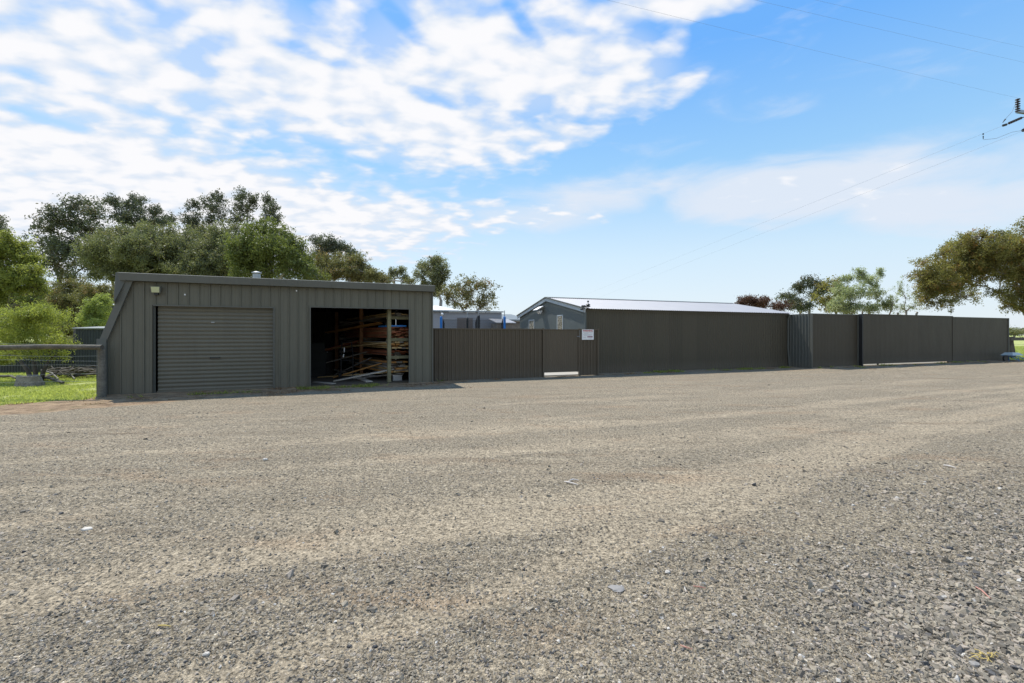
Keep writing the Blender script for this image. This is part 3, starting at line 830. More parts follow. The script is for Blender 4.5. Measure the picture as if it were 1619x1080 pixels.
# dark gear at the left of the bay
F_ = Frame(*sn_at(0, 1)[:0] or (SHED(4.75, 1.9, 0).x, SHED(4.75, 1.9, 0).y), 22.2)
t_ = thing('oil_drum', 'dark oil drum standing deep in the left of the bay', 'drum', SHED(4.35, 4.2, .036), 22.2)
p = SHED(4.35, 4.2, 0)
m = MB(); m.tube([(p.x, p.y, z) for z in (.036, .3, .31, .33, .34, .6, .61, .63, .64, .92)], [.28, .28, .295, .295, .28, .28, .295, .295, .28, .28], 20); m.build('drum_body', plain('drum paint', (.010, .010, .009), .8), t_, smooth=False)
m = MB(); m.tube([(p.x + .12, p.y - .1, .92), (p.x + .12, p.y - .1, .95)], .035, 10); m.build('bung', M['galv'], t_)
t_ = thing('tool_trolley', 'black hand trolley leaning by the back posts of the bay', 'trolley', SHED(5.05, 2.0, .036), 22.2)
F_ = SHED
m = MB()
for s_ in (4.88, 5.28): m.tube([SHED(s_, 1.95, .15), SHED(s_, 2.0, .9), SHED(s_ + (.04 if s_ < 5 else -.04), 2.22, 1.35)], .02, 8)
for z_, n2 in ((.35, 1.96), (.7, 1.99), (1.05, 2.07), (1.34, 2.22)): m.tube([SHED(4.90, n2, z_), SHED(5.26, n2, z_)], .014, 6)
m.build('trolley_frame', M['dullblack'], t_)
for s_ in (4.83, 5.33):
    m = MB(); m.tube([SHED(s_ - .03, 2.1, .17), SHED(s_ + .03, 2.1, .17)], .13, 16); m.build('wheel', M['dullblack'], t_)
m = MB(); m.box(SHED, 4.9, 5.26, 1.72, 1.95, .05, .07); m.build('toe_plate', M['dullblack'], t_)
m = MB()
for (z0, z1, s_, o_) in ((1.0, 1.16, 4.97, 0), (.82, .93, 4.955, .02)): m.prism([SHED(s_ - o_, 1.94, z0), SHED(s_ + .03 - o_, 1.94, z0), SHED(s_ + .03 - o_, 1.955, z0), SHED(s_ - o_, 1.955, z0)], [SHED(s_, 1.94, z1), SHED(s_ + .03, 1.94, z1), SHED(s_ + .03, 1.955, z1), SHED(s_, 1.955, z1)])
m.build('reflective_strap', M['white'], t_)
t_ = thing('stacked_crates', 'dark plastic crate pile at the far left of the bay', 'crates', SHED(4.0, 3.2, .036), 22.2)
for k in range(4):
    m = MB(); z_ = .036 + k * .32; o_ = .03 * ((k * 7) % 3)
    m.box(SHED, 3.8 + o_, 4.35 + o_, 3.0, 3.45, z_, z_ + .03); [m.box(SHED, a + o_, b + o_, c, d, z_ + .03, z_ + .31) for a, b, c, d in ((3.8, 3.83, 3.0, 3.45), (4.32, 4.35, 3.0, 3.45), (3.83, 4.32, 3.0, 3.03), (3.83, 4.32, 3.42, 3.45))]
    m.build('crate', plain('crate plastic', (.010, .011, .010), .85), t_)

# ------------------------------------------------------------------ low fence with gate and sign
fence = thing('metal_fence', 'waist high brown grey ribbed metal fence between the two buildings', 'fence', FEN(0, 0, 0), 20.8)
fence['label'] = 'low brown grey ribbed metal fence joining the two buildings'
m = MB(); m.sheet(FEN, -.62, 3.84, 0, 0, 1.80, .152, FENP); m.sheet(FEN, 5.46, 6.24, 0, 0.02, 1.80, .152, FENP); m.build('infill_sheet', M['fence'], fence)
m = MB(); m.box(FEN, -.62, 3.84, -.045, .025, 1.80, 1.845); m.box(FEN, 5.46, 6.24, -.045, .025, 1.80, 1.845); m.build('top_rail', M['fence'], fence)
for s_ in (-.42, 3.87, 5.43, 6.26):
    m = MB(); m.box(FEN, s_ - .03, s_ + .03, -.05, .03, -.05, 1.86); m.build('post', M['fence'], fence)
gate = thing('gate', 'single ribbed gate in the low fence with daylight showing beneath it', 'gate', FEN(3.9, 0, 0), 20.8)
m = MB(); m.sheet(FEN, 3.93, 5.37, -.005, .20, 1.80, .085, [(0, 0), (.15, .008), (.45, .008), (.6, 0)]); m.build('gate_sheet', M['fence'], gate)
m = MB(); m.box(FEN, 3.905, 3.935, -.035, .01, .17, 1.83); m.box(FEN, 5.365, 5.395, -.035, .01, .17, 1.83); m.box(FEN, 3.935, 5.365, -.035, .01, 1.80, 1.83); m.box(FEN, 3.935, 5.365, -.035, .01, .17, .20)
m.build('gate_frame', M['fence'], gate)
m = MB(); m.tube([FEN(5.30, -.05, 1.55), FEN(5.42, -.05, 1.55)], .01, 6); m.tube([FEN(5.42, -.06, 1.50), FEN(5.42, -.06, 1.80)], .008, 6); m.build('latch', M['galv'], gate)

sign = thing('warning_sign', 'small white warning sign with red heading on the fence right of the gate', 'sign', FEN(5.76, -.05, 1.42), 20.8)
m = MB(); m.box(FEN, 5.52, 6.05, -.060, -.048, 1.42, 1.825); m.build('sign_board', M['white'], sign)


def text(body, size, F, s, n, z, mat, parent, name='lettering', bold=.0):
    cu = bpy.data.curves.new(name, 'FONT'); cu.body = body; cu.size = size; cu.align_x = 'CENTER'; cu.align_y = 'CENTER'; cu.extrude = .001; cu.offset = bold
    cu.materials.append(mat)
    tmp = bpy.data.objects.new(name, cu); C.objects.link(tmp); bpy.context.view_layer.update()
    me = bpy.data.meshes.new_from_object(tmp.evaluated_get(bpy.context.evaluated_depsgraph_get())); bpy.data.objects.remove(tmp)
    o = bpy.data.objects.new(name, me); C.objects.link(o)
    Mw = Matrix.Translation(F(s, n, z)) @ Matrix.Rotation(R(F.deg), 4, 'Z') @ Matrix.Rotation(R(90), 4, 'X')
    o.parent = parent; o.matrix_local = WM[parent.name].inverted() @ Mw; return o


M['signred'] = plain('sign red', (.45, .04, .05), .5); M['signgrey'] = plain('sign grey', (.28, .28, .33), .5); M['signplum'] = plain('sign plum', (.20, .05, .10), .5)
text('WARNING', .092, FEN, 5.785, -.062, 1.772, M['signred'], sign, bold=.003)
m = MB()
for (a, b, z_, h) in ((5.58, 5.99, 1.70, .012), (5.62, 5.80, 1.66, .012), (5.58, 5.95, 1.62, .008), (5.60, 5.97, 1.59, .008), (5.58, 5.72, 1.53, .008), (5.58, 5.70, 1.50, .008), (5.80, 5.99, 1.465, .008)):
    k = a; rr = random.Random(int(z_ * 1000))
    while k < b:
        w = rr.uniform(.012, .04); m.box(FEN, k, min(k + w, b), -.0625, -.0605, z_ - h / 2, z_ + h / 2); k += w + .01
m.build('small_print', M['signgrey'], sign)
m = MB(); m.box(FEN, 5.76, 6.0, -.063, -.0605, 1.515, 1.555); m.build('colour_bar', M['signplum'], sign)
# sunlit slab behind the gate
m = MB(); m.box(FEN, 1.8, 6.4, .15, 2.6, -.05, .05); m.build('path', M['concrete'], kind='structure')

# ------------------------------------------------------------------ store building with the white roof
store = thing('store_building', 'dark windowless metal building with a bright low pitched corrugated roof', 'building', BLD(0, 0, 0), 20.8)
BW, BH, AP = 7.2, 2.66, 3.36; SB0, SB1 = -.69, 10.92
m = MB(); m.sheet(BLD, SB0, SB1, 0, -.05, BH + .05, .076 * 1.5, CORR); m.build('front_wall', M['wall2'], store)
GAB = Frame(BLD(SB0, BW, 0).x, BLD(SB0, BW, 0).y, 20.8 - 90)     # faces left
gtop = lambda s: BH + (AP - BH) * (1 - abs(s - BW / 2) / (BW / 2))
m = MB()
zz = [0, 1.35, 1.37, 2.55, 2.57, BW / 2 - .01, BW / 2, 4.75, 4.77, 5.9, 5.92, BW]
vs = []; 
for s_ in zz: dp = .012 if s_ in (1.37, 2.57, 4.77, 5.92) else 0; vs += [GAB(s_, -dp, -.05), GAB(s_, -dp, gtop(s_))]
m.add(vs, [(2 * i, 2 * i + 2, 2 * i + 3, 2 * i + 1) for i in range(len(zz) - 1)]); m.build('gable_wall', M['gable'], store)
GAR = Frame(BLD(SB1, 0, 0).x, BLD(SB1, 0, 0).y, 20.8 + 90)
m = MB(); m.sheet(GAR, 0, BW, 0, -.05, gtop, .114, CORR); m.build('gable_wall', M['wall2'], store)
BK = Frame(BLD(0, BW, 0).x, BLD(0, BW, 0).y, 20.8)
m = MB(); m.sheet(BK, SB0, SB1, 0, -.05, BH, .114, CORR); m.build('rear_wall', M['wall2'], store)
sl = (AP - BH) / (BW / 2)
for side in (0, 1):
    m = MB(); ss = []; k = 0; s_ = SB0 - .06
    while s_ < SB1 + .08:
        for fr, h in ((0, 0), (.25, .013), (.5, .026), (.75, .013)): ss.append((s_ + fr * .114, h))
        s_ += .114
    if side == 0: e = (-.16, BH + .045 - .16 * sl); r_ = (BW / 2, AP + .045)
    else: e = (BW + .16, BH + .045 - .16 * sl); r_ = (BW / 2, AP + .045)
    lo = [BLD(s, e[0], e[1] + h) for s, h in ss]; hi = [BLD(s, r_[0], r_[1] + h) for s, h in ss]; N = len(ss)
    lo2 = [p - Vector((0, 0, .004)) for p in lo]; hi2 = [p - Vector((0, 0, .004)) for p in hi]
    m.add(lo + hi, [(i, i + 1, N + i + 1, N + i) for i in range(N - 1)])
    roof = m.build('roof', M['roof'], store)
    if side == 0: roof0 = roof
m = MB(); m.prism([BLD(SB0 - .10, BW / 2 - .17, AP + .050), BLD(SB0 - .10, BW / 2, AP + .095), BLD(SB0 - .10, BW / 2 + .17, AP + .05)],
                  [BLD(SB1 + .1, BW / 2 - .17, AP + .050), BLD(SB1 + .1, BW / 2, AP + .095), BLD(SB1 + .1, BW / 2 + .17, AP + .05)]); m.build('ridge_cap', M['trim'], roof0)
for side in (0, 1):
    s_a, s_b = (0, BW / 2) if side == 0 else (BW, BW / 2)
    ext = -.16 if side == 0 else BW + .16
    a = BLD(SB0 - .09, ext, BH - .16 * sl - .035); b = BLD(SB0 - .09, BW / 2, AP - .035)
    m = MB(); m.beam(a, b, .03, .15); m.build('barge_board', M['barge'], store)
    m = MB(); m.beam(a + Vector((0, 0, .10)) - BLD.u * .02, b + Vector((0, 0, .10)) - BLD.u * .02, .07, .045); m.build('barge_capping', M['trim'], store)
m = MB(); m.box(BLD, SB0, SB1 + .02, -.035, -.02, BH - .09, BH - .005); m.build('eave_trim', M['wall2'], store)
m = MB(); m.box(BLD, SB0 - .03, SB0 + .04, -.03, .04, 0, BH - .02); m.build('corner_flashing', M['gable'], store)
t = new_mat('pane with painted reflection'); v = t.noise(t.mapping(t.geo, sc=(1, 1, 2.5)), 7, 5, .75)
t.put(t.bs.inputs['Base Color'], t.mix(t.ramp(v, .38, .62), (.10, .085, .05), (.42, .38, .29))); t.bs.inputs['Roughness'].default_value = .15; M['pane'] = t.mat  # mottled reflection painted into the base colour of the pane


def gab_s(px):      # distance along the gable from its far corner for a photo column
    best = min(np.arange(0, BW, .01), key=lambda s: abs(CX + FPX * GAB(s, 0, 0).x / GAB(s, 0, 0).y - px)); return float(best)


for (pa, pb, ptop) in ((836.5, 845, 505.5), (881, 890.5, 498)):
    a, b = gab_s(pa), gab_s(pb); z1 = P(pa, ptop, GAB((a + b) / 2, 0, 0).y).z
    m = MB(); w = .05
    m.box(GAB, a, b, -.02, .02, z1 - w, z1); m.box(GAB, a, b, -.02, .02, 1.0, 1.0 + w); m.box(GAB, a, a + w, -.021, .02, 1.0 + w, z1 - w); m.box(GAB, b - w, b, -.021, .02, 1.0 + w, z1 - w)
    wn = m.build('window', M['barge'], store)
    m = MB(); m.box(GAB, a + w, b - w, -.014, .01, 1.0 + w, z1 - w); m.build('pane', M['pane'], wn)
# solar light high on the gable
s_ = gab_s(858); c = GAB(s_, 0, P(858, 491, GAB(s_, 0, 0).y).z)
t_ = thing('solar_light', 'solar light with a tilted white panel on the gable wall', 'light', c, -69.2)
m = MB(); a = c + Vector((0, 0, .0)); m.prism([a + GAB.u * u + GAB.n * n + Vector((0, 0, z)) for u, n, z in ((-.25, -.42, .0), (.27, -.42, .0), (.27, -.06, .20), (-.25, -.06, .20))],
                                               [a + GAB.u * u + GAB.n * n + Vector((0, 0, z)) for u, n, z in ((-.25, -.42, .025), (.27, -.42, .025), (.27, -.06, .225), (-.25, -.06, .225))]); m.build('solar_panel', M['white'], t_)
for u in (-.07, .13):
    m = MB(); q = c + GAB.u * u; m.tube([q + GAB.n * -.1 + Vector((0, 0, -.02)), q + GAB.n * -.16 + Vector((0, 0, -.07)), q + GAB.n * -.22 + Vector((0, 0, -.12))], [.045, .06, .075], 12); m.build('lamp_head', M['white'], t_)
m = MB(); m.tube([c + GAB.n * -.0, c + GAB.n * -.12 + Vector((0, 0, .0))], .03, 8); m.tube([c + GAB.n * -.1, c + GAB.n * -.14 + Vector((0, 0, .18))], .015, 6); m.build('bracket', M['black'], t_)
# weather station and camera at the eave corner
c = BLD(SB0 + .08, -.1, BH + .03)
t_ = thing('security_camera', 'cluster of black camera and sensor on the roof corner of the store', 'camera', c, 20.8)
m = MB(); m.tube([c, c + Vector((0, 0, .30))], .014, 8); m.tube([c, c + BLD.u * -.22 + Vector((0, 0, .10))], .014, 8); m.build('mast', M['black'], t_)
m = MB(); q = c + Vector((0, 0, .13)); m.tube([q + Vector((0, 0, z)) for z in (-.07, -.06, -.02, -.015, .02, .025, .06)], [.05, .095, .095, .05, .095, .095, .05], 14); m.build('sensor', M['black'], t_)
m = MB(); m.tube([c + Vector((0, 0, .26)), c + Vector((0, 0, .29)), c + Vector((0, 0, .32))], [.03, .045, .03], 12); m.build('cap', M['black'], t_)
m = MB(); q = c + BLD.u * -.22 + Vector((0, 0, .10)); m.tube([q + BLD.n * -.12 + Vector((0, 0, -.02)), q + BLD.n * .10], [.045, .04], 12); m.tube([q + BLD.u * -.06 + Vector((0, 0, -.13)) + BLD.n * -.06, q + BLD.u * -.06 + Vector((0, 0, -.13)) + BLD.n * .08], [.04, .04], 12); m.build('camera_body', M['black'], t_)
# downpipe at the right corner
m = MB(); m.tube([BLD(SB1 - .13, -.16, BH - .06), BLD(SB1 - .13, -.07, BH - .25), BLD(SB1 - .13, -.06, .9), BLD(SB1 - .09, -.07, .5), BLD(SB1 - .06, -.08, .02)], .045, 10); m.build('downpipe', M['bluegalv'], store)

# ------------------------------------------------------------------ tall fence and sliding gate on the right
tf = thing('tall_fence', 'tall smooth dark metal fence running from the store to the paddock', 'fence', RF(0, 0, .07), 20.8)
FH = 2.63
RET = Frame(RF(0, 0, 0).x, RF(0, 0, 0).y, 20.8 - 90)
RLF = Frame(RF(0, 1.12, 0).x, RF(0, 1.12, 0).y, 20.8 - 90)   # return wall, seen from its left
m = MB(); m.sheet(RLF, -.04, 1.12, 0, -.02, FH, .16, [(0, 0), (.12, .032), (.42, .032), (.54, 0)]); m.build('return_sheet', M['bluegalv'], tf)
m = MB(); m.sheet(RF, 0.03, 3.36, 0, .02, FH - .03, .10, [(0, 0), (.2, .004), (.5, .004), (.7, 0)]); m.build('infill_sheet', M['bigfence'], tf)
m = MB(); m.sheet(RF, 11.05, 17.1, .0, .02, FH - .03, .10, [(0, 0), (.2, .004), (.5, .004), (.7, 0)]); m.build('infill_sheet', M['bigfence'], tf)
m = MB(); m.box(RF, .0, 3.30, -.03, .04, FH - .03, FH + .01); m.box(RF, 11.05, 17.14, -.03, .04, FH - .03, FH + .01); m.build('top_rail', M['trim'], tf)
for s_, mt in ((0.01, M['trim']), (3.33, M['trim']), (11.0, M['trim']), (17.12, M['trim'])):
    m = MB(); m.box(RF, s_ - .03, s_ + .03, -.04, .05, -.02, FH + .012); m.build('post', mt, tf)
sg = thing('sliding_gate', 'wide dark sliding gate in the middle of the tall fence', 'gate', RF(3.5, -.15, .075), 20.8)
m = MB(); m.sheet(RF, 3.43, 11.02, -.17, .20, FH + .0, .10, [(0, 0), (.2, .004), (.5, .004), (.7, 0)]); m.build('gate_sheet', M['bigfence'], sg)
m = MB(); m.box(RF, 3.41, 11.04, -.19, -.14, FH, FH + .04); m.box(RF, 3.43, 11.02, -.188, -.14, .15, .20)
for s_ in (3.42, 11.02): m.box(RF, s_ - .02, s_ + .02, -.189, -.139, .15, FH)
m.build('gate_frame', M['bigfence'], sg)
m = MB(); m.box(RF, 3.33, 3.40, -.22, -.05, 0, FH + .03); m.build('guide_post', M['black'], sg)
for s_ in (4.6, 10.6):
    m = MB(); m.tube([RF(s_, -.185, .125), RF(s_, -.145, .125)], .05, 12); m.build('wheel', M['black'], sg)
m = MB(); m.box(RF, 3.45, 10.95, -.02, 5, -.05, .085); m.build('path', M['fines'], kind='structure')

# ------------------------------------------------------------------ things beyond the low fence
OB = Frame(P(676, 530, 30).x, 30, 14)
t_ = thing('outbuilding', 'light grey boarded outbuilding behind the low fence', 'building', OB(0, 0, 0), 14)
M['lightgrey'] = plain('light grey weatherboard', (.30, .31, .33), .6, var=.08, scale=1.5); M['brownpanel'] = plain('brown panel', (.17, .145, .13), .6)
M['bluegrey'] = plain('blue grey roofing', (.13, .155, .165), .5)
m = MB(); z = 0
while z < 3.1:
    m.prism([OB(0, 0, z), OB(0, -.03, z), OB(0, -.008, min(z + .2, 3.15)), OB(0, 0, min(z + .2, 3.15))], [OB(5.0, 0, z), OB(5.0, -.03, z), OB(5.0, -.008, min(z + .2, 3.15)), OB(5.0, 0, min(z + .2, 3.15))]); z += .2
m.box(OB, 0, 5.0, .002, 3, 0, 3.14); m.build('wall', M['lightgrey'], t_)
m = MB(); m.prism([OB(-.1, -.2, 3.15), OB(-.1, -.2, 3.22), OB(-.1, 3.2, 3.42), OB(-.1, 3.2, 3.35)], [OB(5.1, -.2, 3.15), OB(5.1, -.2, 3.22), OB(5.1, 3.2, 3.42), OB(5.1, 3.2, 3.35)]); m.build('roof', M['bluegrey'], t_)
m = MB(); m.box(OB, 1.95, 3.0, -.05, -.035, 1.2, 2.75); m.build('door', M['brownpanel'], t_)
m = MB(); c = OB(.95, -.15, 3.0); m.tube([c, c + Vector((0, -.12, -.02)), c + Vector((0, -.2, -.05))], [.09, .10, .05], 10); m.build('lamp', M['white'], t_)
OB2 = Frame(P(745, 530, 36).x, 36, 16)
t_ = thing('far_shed', 'blue grey roofed shed behind the outbuilding', 'shed', OB2(0, 0, 0), 16)
m = MB(); m.box(OB2, 0, 4.6, 0, 5, 0, 2.75); m.build('wall', M['greyboard'], t_)
m = MB(); m.prism([OB2(-.2, -.3, 2.75), OB2(-.2, -.3, 2.86), OB2(-.2, 5.3, 3.55), OB2(-.2, 5.3, 3.40)], [OB2(4.8, -.3, 2.75), OB2(4.8, -.3, 2.86), OB2(4.8, 5.3, 3.55), OB2(4.8, 5.3, 3.40)]); m.build('roof', M['bluegrey'], t_)
OB3 = Frame(P(785, 530, 29).x, 29, 20.8)
t_ = thing('lean_to', 'small lean-to with a white roof between the outbuilding and the store', 'shed', OB3(0, 0, 0), 20.8)
m = MB(); m.box(OB3, .1, 1.2, .1, 1.4, 0, 2.35); m.build('wall', M['greyboard'], t_)
m = MB(); m.prism([OB3(0, 0, 2.36), OB3(0, 0, 2.41), OB3(0, 1.6, 2.70), OB3(0, 1.6, 2.65)], [OB3(1.35, 0, 2.36), OB3(1.35, 0, 2.41), OB3(1.35, 1.6, 2.70), OB3(1.35, 1.6, 2.65)]); m.build('roof', M['roof'], t_)
WR = Frame(P(655, 530, 34).x, 34, 20)
t_ = thing('white_roofed_shed', 'shed whose white roof shows beside the end of the workshop', 'shed', WR(0, 0, 0), 20)
m = MB(); m.box(WR, 0, 2.6, 0, 4, 0, 3.4); m.build('wall', M['lightgrey'], t_)
m = MB(); m.prism([WR(-.2, -.2, 3.45), WR(-.2, -.2, 3.52), WR(-.2, 2.2, 3.98), WR(-.2, 2.2, 3.92)], [WR(3.3, -.2, 3.45), WR(3.3, -.2, 3.52), WR(2.2, 2.2, 3.98), WR(2.2, 2.2, 3.92)]); m.build('roof', M['white'], t_)

# trampoline with padded blue poles and black net
cx, cy, r0 = P(744, 530, 22).x, 23.2, 1.62
tr = thing('trampoline', 'round trampoline with blue padded poles and a black net behind the low fence', 'trampoline', (cx, cy, 0))
tp = []
for k, deg in enumerate((178, 285, 2, 105)):
    a = R(deg); x_, y_ = cx + r0 * math.cos(a), cy + r0 * math.sin(a); tp.append((x_, y_))
    m = MB(); m.tube([(x_, y_, 0), (x_, y_, 2.86)], .02, 8); pl = m.build('pole', M['galv'], tr)
    mt = M['black'] if k in (1, 3) else M['blue']
    m = MB(); m.tube([(x_, y_, .95), (x_, y_, 2.52), (x_, y_, 2.56)], [.065, .065, .035], 12); m.build('foam_sleeve', mt, pl)
    if k == 3: continue
    m = MB(); q = 1 if x_ < cx else -1; m.prism([(x_ + q * .08, y_ + .05, 1.0), (x_ + q * .15, y_ + .05, 1.0), (x_ + q * .17, y_ + .05, 2.2), (x_ + q * .08, y_ + .05, 2.5)],
                                               [(x_ + q * .08, y_ + .07, 1.0), (x_ + q * .15, y_ + .07, 1.0), (x_ + q * .17, y_ + .07, 2.2), (x_ + q * .08, y_ + .07, 2.5)]); m.build('net_tie', M['black'], pl)
t = new_mat('fine black net'); tb = t.new('ShaderNodeBsdfTransparent'); mx = t.new('ShaderNodeMixShader'); mx.inputs[0].default_value = .22
t.bs.inputs['Base Color'].default_value = (.02, .02, .022, 1); t.l.new(tb.outputs[0], mx.inputs[1]); t.l.new(t.bs.outputs[0], mx.inputs[2]); t.l.new(mx.outputs[0], t.out.inputs[0])
m = MB(); N = 4
m.add([(x_, y_, .9) for x_, y_ in tp] + [(x_, y_, 2.42) for x_, y_ in tp], [(i, (i + 1) % N, N + (i + 1) % N, N + i) for i in range(N)]); m.build('safety_net', t.mat, tr)
m = MB(); m.tube([(cx + (r0 - .2) * math.cos(R(d)), cy + (r0 - .2) * math.sin(R(d)), .88) for d in range(0, 361, 15)], .05, 8, cap=False); m.build('rim', M['blue'], tr)
m = MB(); m.prism([(cx + (r0 - .25) * math.cos(R(d)), cy + (r0 - .25) * math.sin(R(d)), .86) for d in range(0, 360, 20)], [(cx + (r0 - .25) * math.cos(R(d)), cy + (r0 - .25) * math.sin(R(d)), .87) for d in range(0, 360, 20)]); m.build('mat', M['black'], tr)
for d in (30, 150, 270):
    m = MB(); m.tube([(cx + 1.3 * math.cos(R(d - 12)), cy + 1.3 * math.sin(R(d - 12)), .86), (cx + 1.35 * math.cos(R(d - 12)), cy + 1.35 * math.sin(R(d - 12)), .03), (cx + 1.35 * math.cos(R(d + 12)), cy + 1.35 * math.sin(R(d + 12)), .03), (cx + 1.3 * math.cos(R(d + 12)), cy + 1.3 * math.sin(R(d + 12)), .86)], .025, 8); m.build('leg', M['galv'], tr)

# ------------------------------------------------------------------ left side: log rail fence, wires, boundary fence
rf = thing('rail_fence', 'round log rail and wire fence running left from the workshop', 'fence', P(163, 628, 11.9) * 1.0, 0)
px_, pd = P(161, 530, 11.85).x, 11.85
m = MB(); m.tube([(px_, pd, -.1), (px_ + .01, pd, .7), (px_, pd, 1.22)], [.095, .09, .085], 12); m.build('post', M['post'], rf)
m = MB(); zr = CAMZ + (HY - 549) / FPX * pd
m.tube([(px_ + .14, pd - .15, zr), (px_ - 1.2, pd - .15, zr + .015), (px_ - 3, pd - .12, zr - .02), (px_ - 5.5, pd - .1, zr - .01), (px_ - 9, pd, zr)], [.062, .066, .07, .075, .08], 12); m.build('rail', M['rail'], rf)
for xx in (-3.4, -7.0):
    m = MB(); m.tube([(px_ + xx - .1, pd + .02, -.1), (px_ + xx - .1, pd + .02, zr)], .08, 10)
    if xx < -5: m.build('post', M['post'], rf)
for py in (544, 562.5, 570, 578, 592, 604):
    z_ = CAMZ + (HY - py) / FPX * pd; pts = [(px_ - k, pd, z_ + (.02 * math.sin(k * 1.3 + py))) for k in range(0, 10)]
    m = MB(); m.tube(pts, .0024, 5); m.build('wire', M['galv'], rf)
BF = Frame(P(160, 530, 20.5).x, 20.5, 8)
bf = thing('boundary_fence', 'dark upright ribbed boundary fence behind the left shrubs', 'fence', BF(0, 0, 0), 8)
M['darkfence'] = painted_steel('dark boundary steel', (.045, .052, .052))
m = MB(); m.sheet(BF, -16, -.75, 0, -.05, 1.25, .11, [(0, 0), (.2, .03), (.5, .03), (.7, 0)]); m.build('infill_sheet', M['darkfence'], bf)
m = MB(); m.box(BF, -16, -.75, -.04, .02, 1.25, 1.29); m.build('top_rail', M['darkfence'], bf)
LS = Frame(P(119, 530, 19.5).x, 19.5, 12)
t_ = thing('garden_shed', 'small dark garden shed beyond the rail fence', 'shed', LS(0, 0, 0), 12)
m = MB(); m.sheet(LS, 0, 1.6, 0, -.05, 1.86, .1, [(0, 0), (.2, .015), (.5, .015), (.7, 0)]); m.box(LS, 0, 1.6, .02, 1.5, -.05, 1.86); m.build('wall', M['darkfence'], t_)
m = MB(); m.prism([LS(-.06, -.08, 1.87), LS(-.06, -.08, 1.92), LS(-.06, 1.6, 2.0), LS(-.06, 1.6, 1.95)], [LS(1.66, -.08, 1.87), LS(1.66, -.08, 1.92), LS(1.66, 1.6, 2.0), LS(1.66, 1.6, 1.95)]); m.build('roof', M['galv'], t_)
# stump and fallen branches
x_, y_ = gp(31, 610); y_ += .3
t_ = thing('tree_stump', 'broad sawn tree stump on the grass beyond the rail fence', 'stump', (x_, y_, -.05))
m = MB(); N = 18
def ring(r_, z_, j): return [Vector((x_ + (r_ + .04 * math.sin(3 * a + j) + .02 * math.sin(7 * a)) * math.cos(a), y_ + (r_ + .04 * math.sin(2 * a)) * math.sin(a) * .8, z_)) for a in [2 * math.pi * k / N for k in range(N)]]
rr = [ring(.40, -.1, 0), ring(.33, .10, 1), ring(.28, .27, 2)]
m.add([v for q in rr for v in q], [(k * N + i, k * N + (i + 1) % N, (k + 1) * N + (i + 1) % N, (k + 1) * N + i) for k in range(2) for i in range(N)]); m.build('stump_bark', M['stump'], t_)
m = MB(); m.prism(ring(.278, .25, 2), ring(.272, .285, 2)); m.build('cut_face', M['stump'], t_)


def log(px1, py1, px2, py2, r_, label, z1=.06, z2=.06, mat='greyboard', name='log'):
    a, b = gp(px1, py1), gp(px2, py2); m = MB(); mid = ((a[0] + b[0]) / 2 + .05, (a[1] + b[1]) / 2 + .04, (z1 + z2) / 2 + .02)
    m.tube([(a[0], a[1], z1 - .03), mid, (b[0], b[1], z2 - .03)], [r_, r_ * .9, r_ * .65], 8); m.build(name, M[mat], label=label, category='log' if name == 'log' else 'branch')


log(28, 601, 70, 607, .05, 'thin grey log lying across the front of the stump', .16, .06)
log(50, 596, 100, 606, .06, 'pale log on the grass right of the stump', .05, .05, 'rail')
log(0, 596, 26, 599, .05, 'short log left of the stump', .05, .05, 'rail')
log(66, 592, 92, 600, .035, 'crooked branch on the grass under the shrub', .2, .05, 'post', 'branch')
log(98, 590, 118, 600, .03, 'small dead branch on the grass near the shed corner', .12, .05, 'post', 'branch')
mb = MB(); r_ = random.Random(5)
for k in range(70):
    px1 = r_.uniform(74, 136); D = r_.uniform(17.2, 18.6); x1 = P(px1, 530, D).x; a = r_.uniform(-.5, .5); L = r_.uniform(.4, 1.5); z1 = r_.uniform(.0, .28)
    mb.tube([(x1, D, z1), (x1 + L * .5 * math.cos(a), D + L * .5 * math.sin(a), z1 + r_.uniform(0, .15)), (x1 + L * math.cos(a), D + L * math.sin(a), z1 + r_.uniform(-.05, .12))], [.035, .022, .01], 5)
mb.build('branch_pile', M['rail'], label='low heap of grey cut branches beside the dark shed', category='branch pile', kind='stuff')

# right end: post and rail, and the pale barrow
RP = Frame(P(1598, 530, 29).x, 29, 20)
rp = thing('rail_fence', 'dark post and rail fence at the paddock beyond the tall fence', 'fence', RP(0, 0, 0), 20)
for s_ in (.1, 3.4): m = MB(); m.tube([RP(s_, 0, -.1), RP(s_ - .02, 0, 1.5)], .10, 10); m.build('post', M['rail'], rp)
m = MB(); m.beam(RP(-.35, -.12, 1.36), RP(9, -.12, 1.36), .09, .20); m.build('rail', M['rail'], rp)
m = MB(); m.beam(RP(.18, 0, 1.2), RP(.55, 0, 0), .09, .09); m.build('brace', M['rail'], rp)
for z_ in (.4, .7, 1.0):
    m = MB(); m.tube([RP(0, 0, z_), RP(9, 0, z_)], .006, 5); m.build('wire', M['galv'], rp)
x_, y_ = P(1600, 530, 26.8).x, 26.8; zg = float(gz(x_, y_))
wb = thing('wheelbarrow', 'small pale upturned wheelbarrow at the end of the tall fence', 'wheelbarrow', (x_, y_, zg))
FW = Frame(x_, y_, 10, zg)
m = MB(); m.prism([FW(s, n, .34) for s, n in ((-.42, -.30), (.42, -.30), (.42, .30), (-.42, .30))], [FW(s, n, .50) for s, n in ((-.25, -.18), (.20, -.18), (.20, .18), (-.25, .18))]); m.build('tray', plain('pale tray', (.42, .48, .48), .45), wb)
